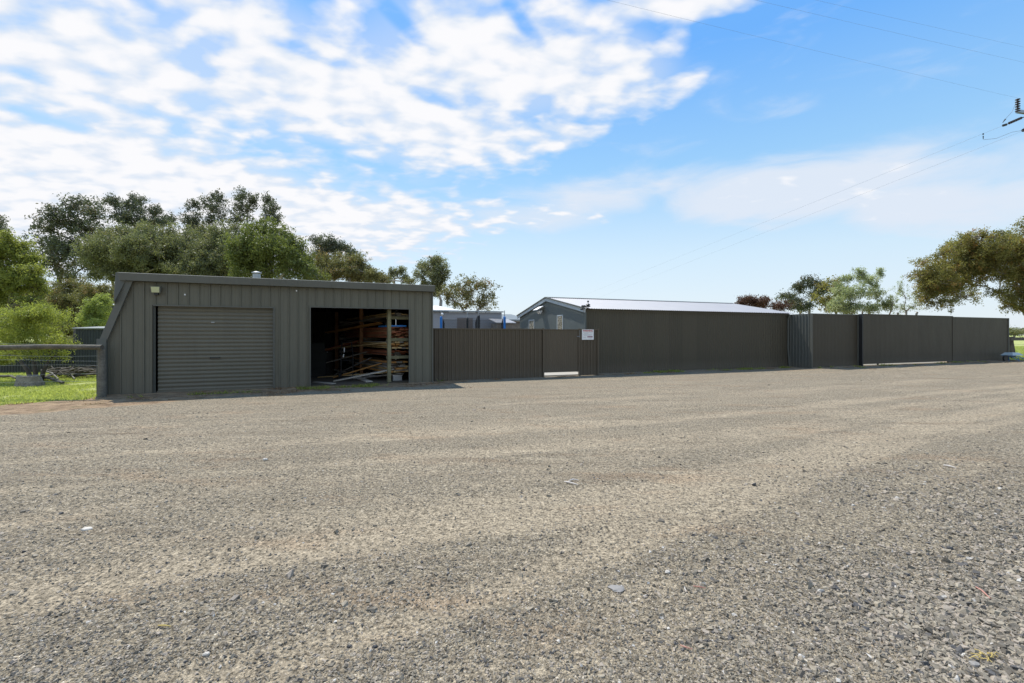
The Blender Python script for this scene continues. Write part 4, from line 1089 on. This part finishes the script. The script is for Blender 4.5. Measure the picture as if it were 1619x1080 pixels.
m = MB(); m.tube([FW(-.4, -.22, .33), FW(.2, -.2, .28), FW(.75, -.22, .05)], .018, 6); m.tube([FW(-.4, .22, .33), FW(.2, .2, .28), FW(.75, .22, .05)], .018, 6); m.tube([FW(.1, -.2, .3), FW(.15, -.24, .0)], .016, 6); m.tube([FW(.1, .2, .3), FW(.15, .24, .0)], .016, 6); m.build('handle', M['blue'], wb)
m = MB(); m.tube([FW(-.48, -.04, .17), FW(-.48, .04, .17)], .17, 16); m.build('wheel', M['black'], wb)

# ------------------------------------------------------------------ power pole (mostly outside the frame), insulators and lines
pp = thing('power_pole', 'power pole at the right edge with insulators on its crossarm', 'power pole', (23.6, 19.6, 0))
m = MB(); m.tube([(23.6, 19.6, 0), (23.6, 19.6, 6), (23.6, 19.6, 12.4)], [.19, .16, .12], 14); m.build('pole', M['rail'], pp)
m = MB(); a_ = P(1608, 176, 19); m.beam(a_, (25.6, 20.2, a_.z + .15), .10, .12); m.build('crossarm', M['galv'], pp)


def ins(a, b, r_, n, parent):
    a = Vector(a); b = Vector(b); pts = []; rad = []
    for k in range(n):
        for f, q in ((0.0, .35), (.25, 1), (.5, .9), (.6, .35)):
            pts.append(a.lerp(b, (k + f) / n)); rad.append(r_ * q)
    m = MB(); m.tube(pts, rad, 12); return m.build('insulator', M['insul'], parent)


M['insul'] = plain('brown glazed insulator', (.04, .028, .024), .25)
ins(P(1609, 177, 19), P(1609, 155, 19), .085, 6, pp)
ins(P(1595, 195, 19), P(1616, 186, 19), .055, 8, pp)
m = MB(); m.tube([P(1586, 198.5, 19), P(1591, 197, 19)], .05, 8); m.tube([P(1591, 197, 19), P(1595, 195, 19)], .012, 6); m.tube([P(1616, 186, 19), P(1640, 181, 19.2)], .02, 6); m.build('clamp', M['black'], pp)
m = MB(); m.tube([P(1618, 206, 19), P(1640, 195, 19.2)], .07, 8); m.build('insulator', M['insul'], pp)


def wire(pts, r_, label, name='power_line'):
    m = MB(); m.tube(pts, r_, 5); m.build(name, M['wire'], label=label, category='cable', group='overhead cables')


M['wire'] = plain('grey cable', (.24, .30, .38), .6)
def line(A, through, far, sag, r_, label, n=14):
    """wire from A towards and past 'through' by factor far, with a little sag"""
    A = Vector(A); B = A + (Vector(through) - A) * far; pts = []
    for k in range(n + 1):
        t_ = k / n; p = A.lerp(B, t_); p.z -= sag * 4 * t_ * (1 - t_); pts.append(p)
    wire(pts, r_, label)


line(P(1609, 155, 19), P(1010, 0, 12.9), 3.0, .25, .0022, 'lowest overhead line crossing the upper right sky')
line(P(1750, 128, 19.4), P(1235, 0, 13.2), 3.0, .2, .0022, 'middle overhead line crossing the upper right corner')
line(P(1750, 103, 19.4), P(1330, 0, 13.6), 3.0, .2, .002, 'highest overhead line in the upper right corner')
line(P(1586, 198.5, 19), P(1160, 371, 38.5), 5.0, 0, .0045, 'upper of two thin lines running away behind the store')
line(P(1620, 206, 19), P(1190, 375, 38.5), 5.0, 0, .0045, 'lower of two thin lines running away behind the store')
m = MB(); m.tube([P(1555, 221, 19), P(1575, 219, 19), P(1600, 209, 19), P(1618, 206, 19)], .008, 5); m.build('jumper_cable', M['wire'], pp)
m = MB(); m.tube([P(1554.5, 211, 19), P(1554.5, 213, 19)], .025, 8); m.tube([P(1554.5, 215, 19), P(1554.5, 220, 19)], [.02, .012], 8); m.build('line_clamp', M['black'], pp)
m = MB(); m.tube([P(1585.5, 194, 19), P(1589.5, 188.5, 19)], [.012, .028], 6); m.tube([P(1589.5, 188.5, 19), P(1600, 177, 19), P(1608, 158, 19)], .006, 5); m.build('jumper_clamp', M['black'], pp)

# ------------------------------------------------------------------ trees
L = {}
L['gum'] = leaf_mat('gum leaves', (.085, .095, .048), (.27, .275, .135), (.31, .27, .15), .36)
L['darkgum'] = leaf_mat('dark gum leaves', (.045, .056, .038), (.165, .18, .11), (.18, .135, .085), .25)
L['bright'] = leaf_mat('bright tree leaves', (.10, .12, .028), (.35, .36, .095), None, .45)
L['pinegreen'] = leaf_mat('dense green leaves', (.075, .095, .028), (.23, .255, .075), None, .36)
L['olive'] = leaf_mat('olive leaves', (.10, .10, .04), (.27, .25, .10), (.30, .19, .09), .32)
L['bush'] = leaf_mat('shrub leaves', (.12, .145, .03), (.44, .46, .11), None, .45)
L['lime'] = leaf_mat('lime leaves', (.16, .20, .05), (.42, .46, .15), None, .5)
L['russet'] = leaf_mat('russet leaves', (.06, .03, .025), (.16, .09, .06), (.20, .08, .05), .3)
L['redgum'] = leaf_mat('yellow box leaves', (.08, .085, .03), (.36, .32, .10), (.40, .21, .07), .45)
L['blossom'] = leaf_mat('pale spring leaves', (.14, .18, .08), (.48, .50, .30), (.55, .55, .42), .45)


def rot_leaves(n, r, droop):
    """two perpendicular unit vectors per leaf; long axis hangs down by 'droop'"""
    a = r.normal(size=(n, 3)); a[:, 2] -= droop; a /= np.linalg.norm(a, axis=1)[:, None]
    b = r.normal(size=(n, 3)); b -= (b * a).sum(1)[:, None] * a; b /= np.linalg.norm(b, axis=1)[:, None]
    return a, b


def tree(name, label, cat, D, base_px, blobs, lm, bark, leaf=.22, dens=1.0, droop=.6, trunk_r=.22, group=None, sub=9, wide=.45, depth=.8, seed=1, base_z=0.0, clump=.36, stems=1, fill=1.0, twig=True, per=26, tuft=1.75, dm=1.75):
    r = np.random.default_rng(seed); rr = random.Random(seed)
    bx = (base_px - CX) / FPX * D; base = Vector((bx, D, base_z))
    root = thing(name, label, cat, base, 0, group)
    V = []; T = []; H = []; tb = MB(); tb_pts = 0
    ctr = np.mean([[b[0], b[1]] for b in blobs], axis=0)
    top = P(ctr[0], ctr[1], D)
    low = min(P(b[0], b[1] + b[3], D).z for b in blobs)
    fork = base.lerp(Vector((top.x, top.y, max(low, base_z + .25 * (top.z - base_z)))), 1.0); fork.x = bx + (fork.x - bx) * .5
    stemlist = []
    for k in range(stems):
        off = (k - (stems - 1) / 2) * trunk_r * 2.2
        f = fork + Vector((off * 3, rr.uniform(-1, 1) * off, rr.uniform(-.1, .2) * (fork.z - base_z)))
        mid = base.lerp(f, .5) + Vector((rr.uniform(-.15, .15) + off * .5, 0, 0)) * trunk_r * 2
        tb.tube([base + Vector((off * .6, 0, -.2)), mid, f], [trunk_r * 1.25, trunk_r * .95, trunk_r * .75], 9); stemlist.append(f)
    cs = []
    for (px, py, rx, ry) in blobs:
        c = P(px, py, D + rr.uniform(-depth, depth) * rx / FPX * D * 1.2); cs.append((c, rx, ry))
    cs.sort(key=lambda q: min((q[0] - f).length for f in stemlist))
    nodes = [(f, 0.0, trunk_r * .62) for f in stemlist]
    for (c, rx, ry) in cs:
        sx, sz = rx / FPX * D, ry / FPX * D; sy = (sx + sz) / 2 * .9
        f, pl, fr = min(nodes, key=lambda q: (q[0] - c).length + .30 * q[1]); ln = (c - f).length; r1 = max(fr * .72, trunk_r * .10)
        m1 = f.lerp(c, .5) + Vector((rr.uniform(-.14, .14), rr.uniform(-.14, .14), rr.uniform(-.02, .10))) * ln
        tb.tube([f, m1, c], [fr * .85, (fr * .8 + r1) / 2, r1 * .75], 6); nodes.append((c, pl + ln, r1 * .8)); nodes.append((m1, pl + ln * .5, (fr + r1) / 2 * .8))
        ns = max(5, int(2.9 * sub * max(.5, rx * ry / 600)))
        for k in range(ns):
            d = r.normal(size=3); d /= np.linalg.norm(d); rad = (.25 + .75 * r.random())
            sc = Vector((c.x + d[0] * sx * rad, c.y + d[1] * sy * rad, c.z + d[2] * sz * rad))
            if twig: tb.tube([c.lerp(f, .15), c.lerp(sc, .55) + Vector((0, 0, -.05 * sz)), sc], [trunk_r * .08, trunk_r * .055, trunk_r * .02], 4, cap=False)
            cr = clump * 1.0 * (.7 + .6 * r.random())
            vol = sx * sz * cr * cr; lf = leaf * .62
            n = int(min(6000, max(14, dens * dm * 80 * vol / (lf * lf) * fill * .5)))
            nt = max(2, n // per)                                   # tufts of leaves with air between them
            q = r.normal(size=(nt, 3)) * .52; ql = np.linalg.norm(q, axis=1)[:, None]; q = np.where(ql > 1.4, q / ql * 1.1, q)
            tc = np.array([sc.x, sc.y, sc.z]) + q * np.array([sx, sy, sz * .95 * (1 + .2 * (droop > .3))]) * cr * 1.35
            n = nt * per; tr_ = lf * tuft * (.6 + .8 * r.random((nt, 1, 1)))
            off = r.normal(size=(nt, per, 3)) * .5 * tr_; off[..., 2] -= droop * .35 * np.abs(r.normal(size=(nt, per))) * tr_[..., 0]
            pos = (tc[:, None, :] + off).reshape(-1, 3)
            a, b = rot_leaves(n, r, droop); ll = lf * (.6 + .8 * r.random(n))[:, None]; ww = ll * wide
            quad = np.stack([pos - a * ll * .5, pos + b * ww * .5, pos + a * ll * .5, pos - b * ww * .5], 1)
            V.append(quad); tt = r.random() * .35; T.append(np.clip(tt + np.repeat(r.random(nt), per) * .45 + r.random(n) * .25, 0, 1)); H.append(np.clip((r.random() * .4 + np.repeat(r.random(nt), per) * .35 + r.random(n) * .25), 0, 1))
    V = np.concatenate(V).reshape(-1, 3) - np.array(base); n = len(V) // 4
    me = raw_mesh('crown', V, np.arange(n * 4).reshape(-1, 4), L[lm], {'tint': ('FACE', np.concatenate(T)), 'hue': ('FACE', np.concatenate(H))})
    o = bpy.data.objects.new('crown', me); C.objects.link(o); o.parent = root; WM[o.name] = WM[root.name]
    tb.build('trunk', M[bark], root, smooth=True)
    global NLEAF; NLEAF += n
    return root


NLEAF = 0
G1 = 'gum trees behind the workshop'
# far left
tree('leafy_tree', 'bright yellow green tree at the far left edge behind the shrub', 'tree', 32, 8,
     [(-20, 400, 40, 28), (18, 392, 28, 18), (38, 410, 30, 20), (55, 432, 24, 18), (25, 440, 36, 26), (-25, 450, 45, 40), (62, 455, 16, 16), (50, 475, 22, 14), (5, 375, 22, 12)], 'bright', 'darkbark', .22, .50, .1, .30, seed=11, clump=.27)
tree('gum_tree', 'dark gum tip just showing at the left edge of the picture', 'tree', 70, -30, [(-12, 352, 20, 14), (-30, 372, 24, 30)], 'darkgum', 'darkbark', .4, .7, .5, .3, G1, seed=12)
tree('gum_tree', 'big dark round headed gum, the tallest crown on the left', 'tree', 62, 116,
     [(88, 335, 22, 18), (120, 322, 28, 16), (148, 335, 22, 18), (78, 360, 24, 20), (108, 352, 28, 22), (140, 362, 28, 22), (80, 390, 24, 20), (160, 385, 16, 20), (112, 392, 32, 26), (90, 420, 24, 20), (142, 415, 24, 22), (112, 438, 24, 14)],
     'darkgum', 'darkbark', .46, .42, .4, .34, G1, seed=13, clump=.25, stems=3)
tree('gum_tree', 'gum with two domed heads just right of the big dark one', 'tree', 66, 205,
     [(178, 320, 18, 11), (212, 325, 25, 15), (205, 348, 22, 14), (187, 340, 14, 12), (225, 350, 12, 12)], 'darkgum', 'gumbark', .40, .62, .5, .30, G1, seed=14, clump=.32, stems=2)
tree('gum_tree', 'small headed gum between the domed gum and the slim gums', 'tree', 68, 250, [(246, 336, 16, 10), (268, 347, 14, 10), (255, 352, 16, 9), (240, 355, 14, 9)], 'darkgum', 'gumbark', .40, .6, .5, .26, G1, seed=15, clump=.32)
for k, (bp, bl, lb) in enumerate([
    (195, [(185, 385, 34, 26), (200, 370, 28, 18), (180, 415, 34, 24), (205, 430, 34, 16), (220, 378, 22, 20), (215, 400, 26, 26), (165, 432, 24, 14)], 'soft grey green gum low behind the left end of the workshop roof'),
    (250, [(250, 378, 30, 24), (240, 400, 30, 26), (270, 372, 20, 16), (228, 360, 18, 14), (268, 430, 26, 14), (262, 405, 24, 26), (245, 428, 32, 16), (275, 390, 16, 24)], 'grey green gum left of the slim tall gums'),
    (300, [(302, 400, 28, 24), (292, 422, 28, 22), (318, 372, 20, 20), (296, 366, 16, 16), (330, 395, 20, 22), (320, 418, 24, 20), (312, 385, 18, 18), (285, 385, 16, 16)], 'feathery grey green gum at the foot of the slim gums'),
    (348, [(350, 400, 28, 26), (338, 424, 28, 20), (355, 370, 18, 20), (368, 385, 20, 24), (372, 358, 14, 16), (362, 420, 22, 18), (342, 378, 18, 18)], 'thin grey green gum in front of the slim tall gums')]):
    tree('gum_tree', lb, 'tree', 52 + 2 * k, bp, bl, 'gum', 'gumbark', .36, .42, .7, .17, G1, seed=20 + k, clump=.25, stems=3)
for k, (bp, bl, lb) in enumerate([
    (318, [(304, 325, 9, 10), (306, 342, 12, 14), (310, 362, 12, 14), (300, 352, 10, 12)], 'shortest and leftmost of the slim tall gums'),
    (338, [(342, 312, 16, 12), (334, 326, 16, 14), (348, 335, 14, 16), (336, 352, 14, 14), (330, 375, 12, 16)], 'slim tall gum second from the left'),
    (382, [(382, 308, 15, 11), (378, 325, 17, 14), (392, 330, 10, 18), (372, 345, 12, 12), (400, 315, 7, 14)], 'highest of the slim tall gums'),
    (424, [(424, 315, 12, 10), (432, 330, 11, 12), (422, 342, 12, 12), (436, 348, 9, 8)], 'rightmost of the slim tall gums')]):
    tree('gum_tree', lb, 'tree', 60, bp, bl, 'darkgum', 'gumbark', .38, .5, .6, .17, G1, seed=30 + k, clump=.30, stems=2)
tree('gum_tree', 'wide soft grey green gum filling the gap over the roller door', 'tree', 50, 230, [(170, 400, 34, 24), (210, 395, 34, 24), (255, 392, 34, 24), (180, 428, 36, 20), (225, 425, 36, 20), (270, 420, 36, 20), (235, 368, 24, 14)], 'gum', 'gumbark', .30, .55, .7, .2, G1, seed=71, clump=.3, stems=3)
tree('gum_tree', 'wide soft grey green gum filling the gap left of the dense evergreen', 'tree', 50, 335, [(300, 400, 34, 26), (335, 395, 32, 26), (368, 405, 28, 24), (310, 428, 36, 20), (355, 430, 34, 18), (348, 370, 22, 16)], 'gum', 'gumbark', .30, .55, .7, .2, G1, seed=72, clump=.3, stems=3)
tree('gum_tree', 'leafy olive gum between the dense evergreen and the bay', 'tree', 54, 505, [(498, 412, 20, 16), (515, 420, 22, 18), (500, 436, 26, 14), (530, 408, 16, 12), (565, 436, 24, 12)], 'olive', 'gumbark', .28, .55, .6, .18, G1, seed=73, clump=.3, stems=2)
tree('evergreen_tree', 'broad dense mid green tree rising behind the middle of the workshop', 'tree', 44, 430,
     [(412, 360, 30, 16), (395, 378, 28, 20), (440, 372, 28, 18), (462, 388, 22, 18), (420, 392, 34, 20), (480, 405, 18, 18), (455, 412, 30, 20), (400, 410, 30, 22), (425, 430, 40, 16), (490, 428, 16, 14), (380, 430, 22, 14), (375, 395, 22, 18), (470, 425, 26, 18), (500, 436, 22, 12), (448, 395, 26, 20), (405, 392, 24, 18), (385, 412, 26, 20)],
     'pinegreen', 'gumbark', .32, .50, .9, .26, seed=41, clump=.30)
tree('gum_tree', 'gum with clumped dark heads right of the dense green tree', 'tree', 60, 520, [(503, 380, 10, 8), (520, 386, 16, 11), (540, 394, 14, 9), (556, 402, 10, 8), (508, 400, 12, 12)], 'darkgum', 'gumbark', .36, .75, .5, .20, G1, seed=42, clump=.40, stems=2)
tree('gum_tree', 'olive rounded gum behind the open bay', 'tree', 50, 548, [(540, 418, 22, 14), (562, 412, 20, 12), (580, 425, 18, 12), (552, 432, 26, 12), (525, 430, 16, 14), (590, 436, 14, 9)], 'olive', 'gumbark', .26, .75, .5, .22, G1, seed=43)
tree('gum_tree', 'small dark gum peeping over the right part of the workshop roof', 'tree', 62, 620, [(622, 430, 10, 7), (634, 428, 8, 6), (640, 440, 8, 6), (612, 440, 12, 7)], 'gum', 'gumbark', .34, .8, .5, .18, G1, seed=44)
tree('gum_tree', 'low gum hugging the workshop roof left of the gap of sky', 'tree', 56, 600, [(600, 440, 14, 7), (585, 444, 14, 6), (648, 446, 9, 5)], 'olive', 'gumbark', .3, .8, .5, .18, G1, seed=45)
tree('gum_tree', 'upright dark gum just past the right end of the workshop', 'tree', 50, 690, [(688, 415, 16, 11), (676, 425, 16, 12), (700, 430, 12, 12), (664, 434, 9, 11), (688, 440, 20, 13), (694, 458, 14, 14), (672, 452, 12, 10)], 'gum', 'gumbark', .28, .8, .5, .22, G1, seed=46, stems=2, clump=.34)
tree('gum_tree', 'round headed olive gum standing alone behind the low fence', 'tree', 46, 748,
     [(738, 446, 20, 9), (758, 450, 20, 10), (722, 456, 18, 12), (774, 464, 13, 14), (745, 464, 24, 14), (716, 474, 15, 13), (768, 480, 16, 12), (738, 482, 22, 12), (705, 462, 10, 12)], 'olive', 'gumbark', .28, .48, .4, .20, G1, seed=47, clump=.28, stems=2)
tree('shrub', 'brownish olive shrub behind the rail fence', 'shrub', 30, 118, [(110, 458, 26, 14), (140, 466, 24, 14), (100, 480, 24, 16), (128, 490, 26, 16), (165, 462, 18, 10), (95, 500, 22, 14), (125, 510, 24, 12)], 'olive', 'darkbark', .15, .8, .3, .16, seed=51)
tree('shrub', 'fresh lime green bush touching the workshop corner', 'shrub', 24, 152, [(150, 488, 15, 12), (165, 478, 12, 10), (142, 502, 14, 12), (160, 505, 14, 12), (150, 516, 16, 8)], 'lime', 'darkbark', .12, .8, .2, .09, seed=52)
tree('shrub', 'big feathery yellow green shrub on the lawn beyond the rail', 'shrub', 16.3, 58,
     [(50, 495, 34, 14), (20, 505, 34, 18), (82, 510, 28, 15), (55, 522, 38, 18), (10, 532, 28, 18), (92, 532, 24, 14), (40, 545, 34, 14), (75, 548, 26, 12), (-25, 520, 28, 26), (60, 500, 40, 18), (30, 520, 40, 20), (100, 545, 16, 14), (15, 560, 26, 14), (50, 560, 30, 12), (88, 562, 20, 12)],
     'bush', 'darkbark', .13, .50, -.8, .07, seed=53, wide=.24, clump=.26, base_z=-.05, stems=3)
tree('shrub', 'tangle of olive scrub filling in below the big dark gum', 'shrub', 36, 75, [(60, 470, 30, 20), (90, 490, 30, 20), (75, 515, 34, 20), (40, 500, 30, 24), (110, 520, 26, 16), (20, 480, 26, 22), (10, 515, 30, 20)], 'olive', 'darkbark', .17, .8, .2, .14, seed=55, stems=3)
tree('shrub', 'bushy mid green scrub directly behind the workshop corner', 'shrub', 34, 175, [(165, 470, 20, 16), (150, 500, 24, 20), (180, 500, 20, 20), (170, 525, 26, 14), (140, 530, 22, 12)], 'gum', 'darkbark', .16, .8, .2, .14, seed=56, stems=2)
tree('shrub', 'low dark green shrub at the foot of the boundary fence far left', 'shrub', 18, -30, [(-20, 560, 34, 18), (6, 566, 14, 12)], 'bush', 'darkbark', .1, .8, -.4, .06, seed=54, wide=.3, base_z=-.05)
# right
tree('plum_tree', 'dark reddish tree beyond the roof of the store', 'tree', 44, 1195, [(1182, 474, 14, 8), (1205, 476, 16, 8), (1195, 486, 26, 10), (1172, 482, 9, 8), (1235, 486, 20, 7)], 'russet', 'darkbark', .20, .75, -.3, .13, seed=61, clump=.36)
G2 = 'far gums beyond the tall fence'
tree('gum_tree', 'grey gum with flat topped heads left of the pale spring tree', 'tree', 62, 1272, [(1242, 468, 13, 6), (1262, 452, 14, 7), (1280, 448, 14, 8), (1255, 478, 16, 9), (1285, 466, 16, 10), (1300, 455, 12, 10), (1272, 484, 18, 8)], 'darkgum', 'gumbark', .36, .75, .4, .2, G2, seed=62, stems=2)
tree('gum_tree', 'brown tinged gum half hidden by the pale spring tree', 'tree', 58, 1322, [(1318, 450, 16, 10), (1328, 464, 14, 12), (1306, 478, 16, 12), (1335, 484, 16, 10)], 'redgum', 'gumbark', .34, .6, .4, .18, G2, seed=63)
tree('blossom_tree', 'pale green spring tree with loose upright sprays above the tall fence', 'tree', 33, 1358,
     [(1360, 432, 9, 12), (1340, 440, 12, 8), (1375, 445, 12, 12), (1330, 458, 16, 12), (1352, 462, 20, 15), (1385, 462, 12, 12), (1325, 480, 16, 14), (1345, 488, 20, 12), (1375, 485, 18, 12), (1392, 430, 4, 9), (1398, 480, 12, 12)],
     'blossom', 'darkbark', .15, .6, .0, .06, seed=64, clump=.32, stems=4)
tree('bare_tree', 'nearly leafless sapling between the pale tree and the big right hand gum', 'tree', 33, 1425, [(1420, 455, 10, 14), (1432, 470, 14, 16), (1412, 478, 12, 14), (1445, 484, 12, 12), (1425, 488, 16, 10)], 'blossom', 'gumbark', .11, .12, .0, .09, seed=65, clump=.28, stems=4)
tree('gum_tree', 'large spreading gum with russet edged crown leaning in from the right', 'tree', 30, 1700,
     [(1545, 374, 28, 14), (1570, 372, 24, 12), (1500, 440, 36, 28), (1560, 408, 34, 26), (1600, 405, 34, 28), (1530, 402, 32, 24), (1620, 455, 30, 22), (1480, 445, 30, 26), (1520, 470, 22, 12), (1520, 385, 28, 18), (1490, 400, 24, 16), (1460, 412, 20, 12), (1575, 390, 26, 20), (1610, 385, 30, 24), (1640, 400, 40, 34), (1450, 435, 16, 14), (1480, 428, 26, 18), (1515, 420, 28, 20),
      (1550, 425, 28, 20), (1585, 428, 28, 20), (1620, 430, 30, 24), (1470, 455, 26, 18), (1505, 455, 26, 18), (1540, 450, 20, 14), (1490, 478, 22, 13), (1465, 478, 12, 12), (1580, 462, 18, 10), (1605, 470, 22, 16), (1625, 350, 14, 12), (1640, 470, 30, 26), (1600, 482, 12, 10)],
     'redgum', 'gumbark', .19, .55, .6, .30, seed=66, clump=.25, wide=.38, sub=9)
for k, (px, w) in enumerate([(1585, 10), (1603, 14), (1625, 16), (1650, 14)]):
    tree('paddock_tree', ['far tree mostly behind the end of the tall fence', 'flat topped far tree on the horizon past the tall fence', 'far tree at the right edge of the horizon', 'far tree on the horizon at the very right'][k], 'tree', 190, px, [(px, 523, w, 4), (px + 4, 526, w * .8, 4)], 'gum', 'gumbark', .9, .9, .2, .4, 'far trees on the horizon', seed=80 + k)


# ------------------------------------------------------------------ grass, weeds and leaf litter
def blades(name, X, Y, h, w, lm, label, lean=.5, seed=1, base=0.0):
    r = np.random.default_rng(seed); n = len(X); Z = gz(X, Y)
    a = r.random(n) * 6.283; hh = h * (.5 + r.random(n)); ww = w * (.6 + .8 * r.random(n))
    dx, dy = np.cos(a), np.sin(a); lx, ly = r.normal(size=n) * lean * hh, r.normal(size=n) * lean * hh
    p = np.stack([X, Y, Z - .005], 1); s = np.stack([dx * ww / 2, dy * ww / 2, 0 * X], 1); tip = np.stack([lx, ly, hh], 1)
    q = np.stack([p - s, p + s, p + tip * .6 + s * .6 + np.array([0, 0, .0]), p + tip], 1).reshape(-1, 3)
    me = raw_mesh(name, q, np.arange(n * 4).reshape(-1, 4), L[lm], {'tint': ('FACE', r.random(n)), 'hue': ('FACE', r.random(n))})
    o = bpy.data.objects.new(name, me); C.objects.link(o); o['kind'] = 'stuff'; o['label'] = label; o['category'] = 'grass'
    return o


L['grass'] = leaf_mat('lawn grass', (.26, .30, .07), (.56, .58, .20), None, .45)
L['dry'] = leaf_mat('dry litter', (.16, .09, .05), (.38, .26, .15), None, .2)
r = np.random.default_rng(99)
X = r.uniform(-27, -10, 260000); Y = r.uniform(9, 24, 260000); _, _, _, gg = zones(X, Y)
k = (gg > .45) & (np.abs(X) < 1.25 * Y) & (fbm(X * .9, Y * .9, 44, 3) + r.random(len(X)) * .25 > .45); blades('grass', X[k], Y[k], .05, .022, 'grass', 'short bright green grass left of the workshop', seed=2)
X = r.uniform(28, 75, 160000); Y = r.uniform(24, 62, 160000); _, _, _, gg = zones(X, Y); k = (gg > .45) & (X > 1.0 * Y); blades('grass', X[k], Y[k], .13, .06, 'grass', 'green paddock grass past the end of the tall fence', seed=3)


def weeds(F, s0, s1, n0, n1, N, seed, dens_seed):
    r = np.random.default_rng(seed); s = r.uniform(s0, s1, N); nn = n1 - (n1 - n0) * r.random(N) ** 1.5
    k = fbm(s * 1.6, nn * 2, dens_seed, 3) > .66; s, nn = s[k], nn[k]
    return F.o.x + F.u.x * s + F.n.x * nn, F.o.y + F.u.y * s + F.n.y * nn


parts = [weeds(SHED, -1.2, 7.7, -.9, -.06, 6000, 1, 3), weeds(BLD, -.6, 10.8, -.6, -.05, 9000, 2, 4), weeds(RF, 0, 17, -.9, -.08, 9000, 3, 5), weeds(FEN, -.2, 3.8, -.3, -.06, 900, 4, 6)]
X = np.concatenate([p[0] for p in parts]); Y = np.concatenate([p[1] for p in parts])
o = blades('weeds', X, Y, .07, .020, 'bush', 'thin weeds growing along the foot of the walls', .9, 5); o['category'] = 'weeds'
parts = [weeds(SHED, -3.5, 9.0, -2.0, -.05, 26000, 11, 13), weeds(BLD, -.6, 10.8, -.8, -.05, 14000, 12, 14), weeds(RF, 0, 19, -1.6, -.08, 20000, 13, 15), weeds(FEN, -.3, 6.3, -.5, -.05, 5000, 14, 16)]
X = np.concatenate([p[0] for p in parts]); Y = np.concatenate([p[1] for p in parts])
o = blades('leaf_litter', X, Y, .022, .028, 'dry', 'dry brown leaf litter lying along the foot of the walls', 1.6, 6); o['category'] = 'leaf litter'
print('leaves', NLEAF, 'objects', len(bpy.data.objects))
